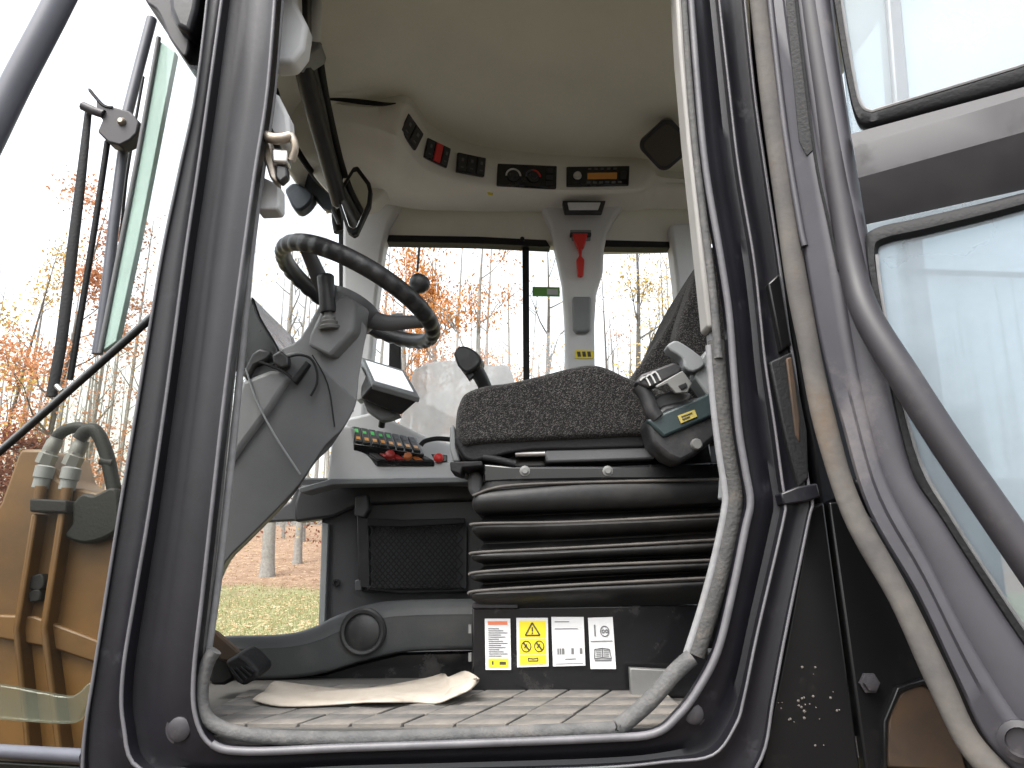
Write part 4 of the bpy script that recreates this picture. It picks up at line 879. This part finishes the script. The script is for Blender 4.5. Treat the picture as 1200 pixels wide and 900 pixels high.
pr(s_, c_, 'yellow', .09, .93, .06, .41); pr(s_, c_, 'yellow', .09, .93, .425, .745); pr(s_, c_, 'yellow', .09, .93, .76, .95)
def line(parent, c_, a, b, w=.022, m='black_ink'):
    n2 = (c_[1]-c_[0]).cross(c_[3]-c_[0]).normalized(); n2 = -n2 if n2.y > 0 else n2
    p, q = on_quad(c_, *a) + n2*.0015, on_quad(c_, *b) + n2*.0015
    d = (q-p).normalized(); s2 = d.cross(n2) * (w * (c_[1]-c_[0]).length * .5)
    MB().hexa([p-s2, q-s2, q+s2, p+s2], [k - n2*.0012 for k in (p-s2, q-s2, q+s2, p+s2)]).build('print', M[m], parent, smooth=False)
for a, b in (((.28,.36),(.5,.10)),((.5,.10),(.74,.36)),((.28,.36),(.74,.36)),((.5,.19),(.5,.28))): line(s_, c_, a, b, .045)
line(s_, c_, (.5,.30),(.5,.33), .05)
def ringp(parent, c_, cx, cy, rx, ry, n=12, m='black_ink', w=.03):
    pts_ = [(cx+rx*math.cos(2*math.pi*i/n), cy+ry*math.sin(2*math.pi*i/n)) for i in range(n)]
    for i in range(n): line(parent, c_, pts_[i], pts_[(i+1) % n], w, m)
for cx in (.3, .71): ringp(s_, c_, cx, .585, .15, .11); line(s_, c_, (cx-.1,.50),(cx+.1,.67), .05); line(s_, c_, (cx-.06,.62),(cx+.02,.54), .04)
for a, b in (((.36,.88),(.66,.88)),((.36,.82),(.36,.88)),((.66,.82),(.66,.88)),((.36,.82),(.51,.84)),((.51,.84),(.66,.82))): line(s_, c_, a, b, .03)
s_, c_ = sticker('info_label', [(646,723),(684,723),(686,780),(648,781)])
pr(s_, c_, 'ink', .1, .55, .09, .105); pr(s_, c_, 'ink', .1, .8, .235, .25); pr(s_, c_, 'ink', .38, .72, .85, .865); pr(s_, c_, 'pewter', .08, .93, .945, .955)
for a, b in ((.15,.2),(.22,.27),(.29,.37),(.58,.66),(.84,.92)): pr(s_, c_, 'pewter', a, b, .64, .76)
s_, c_ = sticker('info_label', [(689,724),(718,723),(722,784),(692,784)])
ringp(s_, c_, .64, .27, .17, .10, 14, 'ink'); ringp(s_, c_, .58, .27, .05, .03, 8, 'ink'); ringp(s_, c_, .72, .27, .05, .03, 8, 'ink')
line(s_, c_, (.25,.14),(.25,.36), .05, 'ink'); line(s_, c_, (.06,.46),(.92,.46), .02, 'ink')
for a, b in (((.2,.62),(.5,.60)),((.5,.60),(.78,.62)),((.2,.62),(.18,.80)),((.78,.62),(.84,.80)),((.18,.80),(.5,.78)),((.5,.78),(.84,.80)),((.5,.60),(.5,.78)),((.18,.83),(.84,.83))): line(s_, c_, a, b, .035, 'ink')
for i in range(4): line(s_, c_, (.25,.65+.035*i),(.46,.64+.035*i), .015, 'ink'); line(s_, c_, (.55,.64+.035*i),(.76,.65+.035*i), .015, 'ink')

# armrest box with the belt buckle
ar = thing('armrest_box', 'black armrest control box with a small yellow label at the near side of the seat', 'armrest', P(800,500,1.45))
AB = [(757,492),(778,474),(832,462),(842,470),(842,512),(815,534),(798,543),(782,536),(764,520)]
MB().hexa(pxq(AB, 1.44), [p + Vector((0,.09,0)) for p in pxq(AB, 1.44)]).build('lower_housing', M['dark'], ar, bevel=.010, seg=3)
tq = pxq([(757,492),(834,459),(838,487),(778,513)], 1.432)
MB().hexa(tq, [p + Vector((0,.04,.0)) for p in tq]).build('side_panel', M['teal'], ar, bevel=.006, seg=3)
lbq = pxq([(794,487),(814,480),(817,488),(798,496)], 1.429)
ly = MB().hexa(lbq, [p + Vector((0,.002,0)) for p in lbq]).build('yellow_label', M['label_yellow'], ar)
line(ly, lbq, (.15,.3),(.8,.3), .05); line(ly, lbq, (.15,.65),(.6,.65), .05)
MB().lathe([(.012,0),(.012,.003),(.009,.008)], P(816,521,1.438), (0,-1,0), 14).build('screw', M['pewter'], ar)
MB().tube(path([(748,452),(757,464),(764,482),(770,490)], 1.44, 4), [.016]*13, 10).build('strap', M['dark'], ar)
part('bracket', M['column'], ar, spl([(758,470),(786,458),(812,462),(800,478),(776,482)],3), 1.455, .06, .006)
bk = thing('belt_buckle', 'grey metal seat belt buckle resting above the armrest box', 'belt buckle', P(785,440,1.42))
part('buckle_plate', M['pewter'], bk, [(768,452),(800,434),(811,449),(806,460),(792,461),(782,450),(770,455)], 1.415, .008, .002)
part('slot', M['rubber'], bk, [(795,452),(804,448),(806,453),(799,457)], 1.412, .006, .001)
MB().hexa(pxq([(744,448),(752,438),(790,424),(800,430),(798,437),(762,455),(752,452)], 1.42), [p + Vector((0,.04,0)) for p in pxq([(744,448),(752,438),(790,424),(800,430),(798,437),(762,455),(752,452)], 1.42)]).build('buckle_body', M['dark'], bk, bevel=.005, seg=3)
for i in range(3): MB().tube(path([(750+i*6,446-i*3),(756+i*6,442-i*3),(762+i*6,452-i*3)], 1.417, 3), .0025, 6).build('wire', M['metal'], bk)
rl = thing('recline_handle', 'light grey plastic seat recline handle above the belt buckle', 'handle', P(805,415,1.44))
MB().hexa(pxq(spl([(781,405),(790,399),(800,402),(822,418),(826,428),(812,436),(802,430),(800,420),(786,411)], 2), 1.43), [p + Vector((0,.04,0)) for p in pxq(spl([(781,405),(790,399),(800,402),(822,418),(826,428),(812,436),(802,430),(800,420),(786,411)], 2), 1.43)]).build('lever', M['mid_grey'], rl, bevel=.006, seg=3)
part('side_cap', M['mid_grey'], rl, spl([(814,442),(820,424),(830,408),(842,412),(842,470),(828,462)], 3), 1.44, .06, .008)

# ------------------------------------------------------------------ the open door
HP = Vector((.432, 1.165, 0)); DD = Vector((.85, -.526, 0)); DN = Vector((.526, .85, 0))
def D(u, v, off=0): return PN(u, v, HP, DN) - DN*off           # off: towards the camera
cab_door = thing('cab_door', 'open grey black cab door with tinted glass hazed for reflected sky and diagonal grab bar', 'door', D(960,500))
def dloft(name, rails, m, n=5, angle=50, parent=cab_door, back=.05):
    rows = []
    for pts_, off in rails: rows.append([D(u, v, off) for u, v in spl(pts_, n)])
    rows = [[p + DN*back for p in rows[0]]] + rows + [[p + DN*back for p in rows[-1]]]
    return MB().grid(rows).build(name, M[m], parent, angle=angle, fix=False)
E0 = [(901,-60),(904,0),(921,150),(943,300),(961,400),(987,500),(1018,600),(1076,700),(1123,800),(1158,870),(1215,925)]
E1 = [(925,-60),(931,0),(955,150),(984,300),(1000,400),(1016,480),(1042,570),(1090,660),(1142,760),(1200,850),(1260,905)]
E2 = [(962,-60),(966,0),(988,150),(1014,300),(1032,400),(1050,490),(1068,560),(1103,612),(1152,690),(1205,768),(1275,860)]
E3 = [(968,-60),(972,0),(994,150),(1019,300),(1038,410),(1058,500),(1078,562),(1113,616),(1160,692),(1214,768),(1285,860)]
def em(t, a, b): return mixp(a, b, t)
dloft('door_frame', [(em(.0,E0,E1),.0),(em(.12,E0,E1),.006),(em(.5,E0,E1),.006),(em(.62,E0,E1),.012),(em(.9,E0,E1),.012),(em(0,E1,E2),.008),(em(.2,E1,E2),.012),(em(.85,E1,E2),.012),(em(1,E1,E2),.009),(E3,.0)], 'doorframe')
MB().tube([D(u, v, .004) for u, v in spl([(887,-60),(890,0),(908,150),(929,300),(947,400),(968,500),(1000,600),(1055,700),(1102,800),(1140,875),(1205,940)], 6)], [.0175 + .0006*math.sin(i*.7) for i in range(61)], 14, flat=.7).build('door_seal', M['tan_rubber'], cab_door)
MB().tube([D(u, v, .006) for u, v in spl([(899,-60),(903,0),(920,150),(938,262),(944,290)], 5)], .0055, 8).build('seal_lip', M['doorframe'], cab_door)
slab('frame_slot', M['rubber'], cab_door, [D(916,-60,.0135),D(930,-60,.0135),D(955,180,.0135),D(947,187,.0135),D(938,170,.0135)], DN*.004, .001)
MB().tube([D(u, v, .014) for u, v in spl([(930,-60),(934,0),(956,180),(972,260),(985,320)], 5)], .0028, 6).build('frame_crease', M['rubber'], cab_door)
# cross bar: three facets
def xr(v0, v1, u0, off): return ([(u0, v0), (u0+ (1330-u0)*.5, v0+(v1-v0)*.5), (1330, v1)], off)
dloft('cross_bar', [xr(161,72,998,.012),xr(178,82,1002,.022),xr(181,84,1003,.024),xr(216,128,1008,.024),xr(220,132,1009,.021),xr(262,192,1014,-.012),xr(268,198,1015,-.02)], 'crossbar', 3, 25)
MB().tube([D(u, v, .005) for u, v in spl([(1028,300),(1034,350),(1053,450),(1080,545),(1115,606),(1160,676),(1212,752),(1300,870)], 4)], .0028, 6).build('gasket_bead', M['seal'], cab_door)
G1 = [(967,-60),(978,10),(992,95),(1003,140),(1018,149),(1050,142),(1200,102),(1330,62)]
G2 = [(980,-60),(988,10),(1000,85),(1008,120),(1020,132),(1044,126),(1200,79),(1330,38)]
dloft('window_gasket', [(G1,.004),(em(.2,G1,G2),.010),(em(.8,G1,G2),.010),(G2,.0)], 'rubber', 4, back=.02)
MB().tube([D(u, v, .006) for u, v in spl(G2, 4)], .003, 6).build('gasket_bead', M['seal'], cab_door)
H1 = [(1330,188),(1200,227),(1080,256),(1028,268),(1014,286),(1022,350),(1042,450),(1066,550),(1098,602),(1150,682),(1200,758),(1290,880)]
H2 = [(1330,204),(1200,245),(1085,274),(1040,284),(1028,297),(1034,350),(1053,450),(1080,545),(1115,606),(1160,676),(1212,752),(1300,870)]
dloft('window_gasket', [(H1,.004),(em(.25,H1,H2),.009),(em(.8,H1,H2),.009),(H2,.0)], 'rubber', 4, back=.02)
slab('upper_glass', M['topglass'], cab_door, [D(970,-70,-.004),D(1340,-70,-.004),D(1340,80,-.004),D(1000,160,-.004)], DN*.005, 0)
slab('lower_glass', M['hazeglass'], cab_door, [D(1015,262,-.004),D(1340,190,-.004),D(1340,930,-.004),D(1280,870,-.004),D(1090,610,-.004),D(1060,560,-.004)], DN*.005, 0)
MB().tube([D(u, v, off) for u, v, off in ((943,-60,-.004),(948,0,-.004),(971,150,-.002),(991,270,.004),(1002,325,.014),(1020,378,.034),(1060,445,.050),(1110,523,.052),(1165,603,.052),(1230,697,.052),(1310,812,.050),(1345,868,.02),(1350,880,-.01))], [.0195,.0195,.0195,.0195,.020,.021,.022,.022,.022,.022,.022,.022,.022], 18, n=6).build('grab_bar', M['bar'], cab_door)
MB().lathe([(.026,0),(.026,.006),(.018,.010),(.016,.004)], D(1196,866,.012), -DN, 20).build('lock_cap', M['bar'], cab_door)
# rear quarter of the cab behind the door
part('quarter_post', M['frame'], cab, [(893,-60),(975,-60),(1004,300),(1040,560),(960,600),(948,520),(912,330)], 1.262, .10, .01)
part('quarter_post', M['bluegrey'], cab, [(1035,-60),(1052,-60),(1084,300),(1120,560),(1098,560),(1062,300)], 1.275, .04, .006)
part('quarter_seam', M['rubber'], cab, [(1062,314),(1330,323),(1330,328),(1062,319)], 1.272, .01, .001)
part('quarter_sill', M['frame'], cab, [(1000,560),(1500,560),(1500,640),(1040,640)], 1.24, .10, .01)
slab('quarter_glass', M['hazeglass'], cab, [P(975,-60,1.285),P(1330,-60,1.285),P(1330,565,1.285),P(1040,565,1.285)], (0,.005,0), 0)
slab('rear_glass', M['glass'], cab, [(.80,1.30,CZ+.25),(.80,2.40,CZ+.25),(.80,2.40,CZ+1.15),(.80,1.30,CZ+1.15)], (.005,0,0), 0)
slab('rear_wall', M['wall'], cab, [(.80,1.30,FLOOR),(.80,2.44,FLOOR),(.80,2.44,CZ+.26),(.80,1.30,CZ+.26)], (.04,0,0), .005)
slab('rear_header', M['beige'], cab, [(.78,1.24,CZ+1.14),(.78,2.44,CZ+1.14),(.78,2.44,CEIL+.06),(.78,1.24,CEIL+.06)], (.03,0,0), .01)

# ------------------------------------------------------------------ outside, front left: wiper, roof bracket, hand rail, lift arm
wp = thing('wiper_assembly', 'black windscreen wiper arms hanging from a dark bracket left of the near pillar', 'wiper', P(120,140,1.62))
MB().tube([P(104,126,1.62),P(96,200,1.62),P(84,300,1.62),P(72,400,1.62),P(60,465,1.62)], [.009,.012,.014,.014,.013], 8, n=3, flat=.6).build('wiper_blade', M['rubber'], wp)
MB().tube([P(126,166,1.64),P(112,260,1.64),P(96,360,1.64),P(82,445,1.64)], .0072, 8, n=2).build('wiper_arm', M['rubber'], wp)
MB().tube([P(146,165,1.66),P(133,265,1.66),P(124,350,1.66),P(114,415,1.66)], .013, 8, n=2).build('wiper_rod', M['bluegrey'], wp)
MB().tube([P(178,22,1.66),P(164,75,1.655),P(148,138,1.64)], .013, 10, n=2).build('drive_tube', M['bluegrey'], wp)
part('bracket', M['bar'], wp, [(112,116),(118,122),(130,124),(152,130),(163,142),(160,156),(152,164),(140,170),(126,166),(114,154),(120,140),(113,132)], 1.60, .04, .004)
MB().lathe([(.010,0),(.010,.004),(.006,.010)], P(143,143,1.60), (0,-1,0), 14).build('bolt', M['zinc'], wp)
MB().tube([P(97,124,1.60),P(110,130,1.60),P(122,134,1.60)], .011, 8, n=2).build('link', M['bar'], wp)
MB().tube(path([(104,104),(112,114),(122,124),(132,126)], 1.60, 4), [.002]+[.004]*12, 6).build('washer_hose', M['rubber'], wp)
MB().tube([P(168,90,1.69),P(148,210,1.69),P(137,330,1.69),P(128,420,1.69)], .004, 6, n=2).build('washer_hose', M['rubber'], wp)
MB().tube([P(66,452,1.60),P(72,458,1.60)], .006, 8).build('end_clip', M['metal'], wp)
rb = thing('roof_lamp_bracket', 'black bracket under the roof edge at the top of the near pillar', 'bracket', P(200,20,1.3))
part('bracket_plate', M['bar'], rb, spl([(160,-60),(168,-4),(182,10),(190,24),(197,42),(208,58),(217,66),(222,50),(226,20),(240,-60)], 3), 1.27, .10, .008, 3)
part('lamp_shell', M['frame'], rb, [(196,-60),(240,-60),(230,10),(222,38),(206,30),(198,10)], 1.24, .05, .010, 3)
hr = thing('hand_rail', 'slate grey tubular rail crossing the top left corner', 'hand rail', P(30,100,1.05))
MB().tube([P(-330,860,1.05),P(-180,510,1.05),P(-60,255,1.05),P(-20,178,1.05),P(20,96,1.05),P(60,20,1.05),P(100,-60,1.05)], .022, 16, n=3).build('rail', M['bluegrey'], hr)
MB().tube([P(98,-56,1.05),P(120,-100,1.09)], .03, 14).build('rail_end', M['bar'], hr)

LY = 2.15
la = thing('lift_arm', 'ochre painted loader lift arm with twin hydraulic hoses seen through the corner glass', 'lift arm', P(60,850,LY))
part('arm_plate', M['yellow_paint'], la, [(-80,700),(0,590),(20,534),(24,526),(50,526),(58,532),(66,560),(84,572),(96,572),(112,577),(128,571),(150,566),(185,570),(160,940),(-80,940)], LY, .22, .01)
part('guide_rib', M['yellow_paint'], la, [(36,602),(43,602),(21,738),(38,900),(30,900),(14,738)], LY-.05, .06, .006)
part('guide_rib', M['yellow_paint'], la, [(67,600),(75,600),(54,735),(76,900),(66,900),(46,735)], LY-.05, .06, .006)
part('cross_plate', M['yellow_paint'], la, [(-20,720),(40,722),(150,764),(150,790),(60,760),(-20,745)], LY-.02, .03, .006)
part('clamp_block', M['rubber'], la, [(34,584),(78,586),(78,601),(34,600)], LY-.06, .07, .006, 3)
part('rib_clip', M['rubber'], la, spl([(34,676),(48,672),(52,684),(46,692),(33,690)], 2), LY-.03, .04, .004)
part('rib_clip', M['rubber'], la, spl([(31,694),(46,690),(46,704),(34,706)], 2), LY-.03, .04, .004)
part('rubber_stop', M['hose'], la, spl([(84,590),(96,578),(110,580),(134,571),(140,600),(138,620),(120,632),(98,637),(80,632),(76,626),(84,614)], 3), LY-.04, .06, .008)
h1 = [(62,519),(70,509),(80,503),(92,501),(102,504),(106,508)]
h2 = [(93,515),(100,506),(110,504),(118,514),(126,536),(131,560),(134,574)]
MB().tube(path(h1, LY+.02, 5), .017, 10).build('hose', M['hose'], la)
MB().tube(path(h2, LY, 5), .020, 10).build('hose', M['hose'], la)
MB().tube(path([(118,540),(126,542),(132,543)], LY-.01, 2), .012, 8).build('hose_clip', M['rubber'], la)
for du, dv in ((0,0),(31,2)):
    fx = du
    f_ = MB().lathe([(.020,0),(.022,.01),(.022,.035),(.019,.045),(.019,.05)], P(57+fx,532+dv,LY+.01), (.35,0,.9), 12).build('fitting', M['pewter'], la)
    MB().lathe([(.026,0),(.026,.03),(.020,.034),(.020,.04)], P(52+fx,544+dv,LY), (.3,0,.95), 6).build('fitting_nut', M['pewter'], f_)
    MB().lathe([(.022,0),(.022,.028),(.026,.03),(.026,.062),(.018,.066)], P(47+fx,572+dv,LY-.01), (.12,0,1), 12).build('fitting_collar', M['mid_grey'], f_)
    MB().tube([P(45+fx,590+dv,LY-.02),P(48+fx,570+dv,LY-.02)], .016, 10).build('steel_pipe', M['yellow_paint'], f_)
part('arm_lug', M['yellow_paint'], la, [(58,552),(66,548),(72,560),(74,582),(55,582)], LY+.01, .05, .006)
# curved band added low behind the pane, standing for a reflection in it
sp_ = thing('reflection_band', 'pale greenish curved band standing in for a reflection in the corner glass', 'guard', P(60,830,1.9))
part('plate', M['sheen'], sp_, spl([(-60,800),(0,803),(50,812),(85,816),(104,800),(108,812),(96,838),(85,848),(40,847),(-60,838)], 3), 1.92, .02, .004)
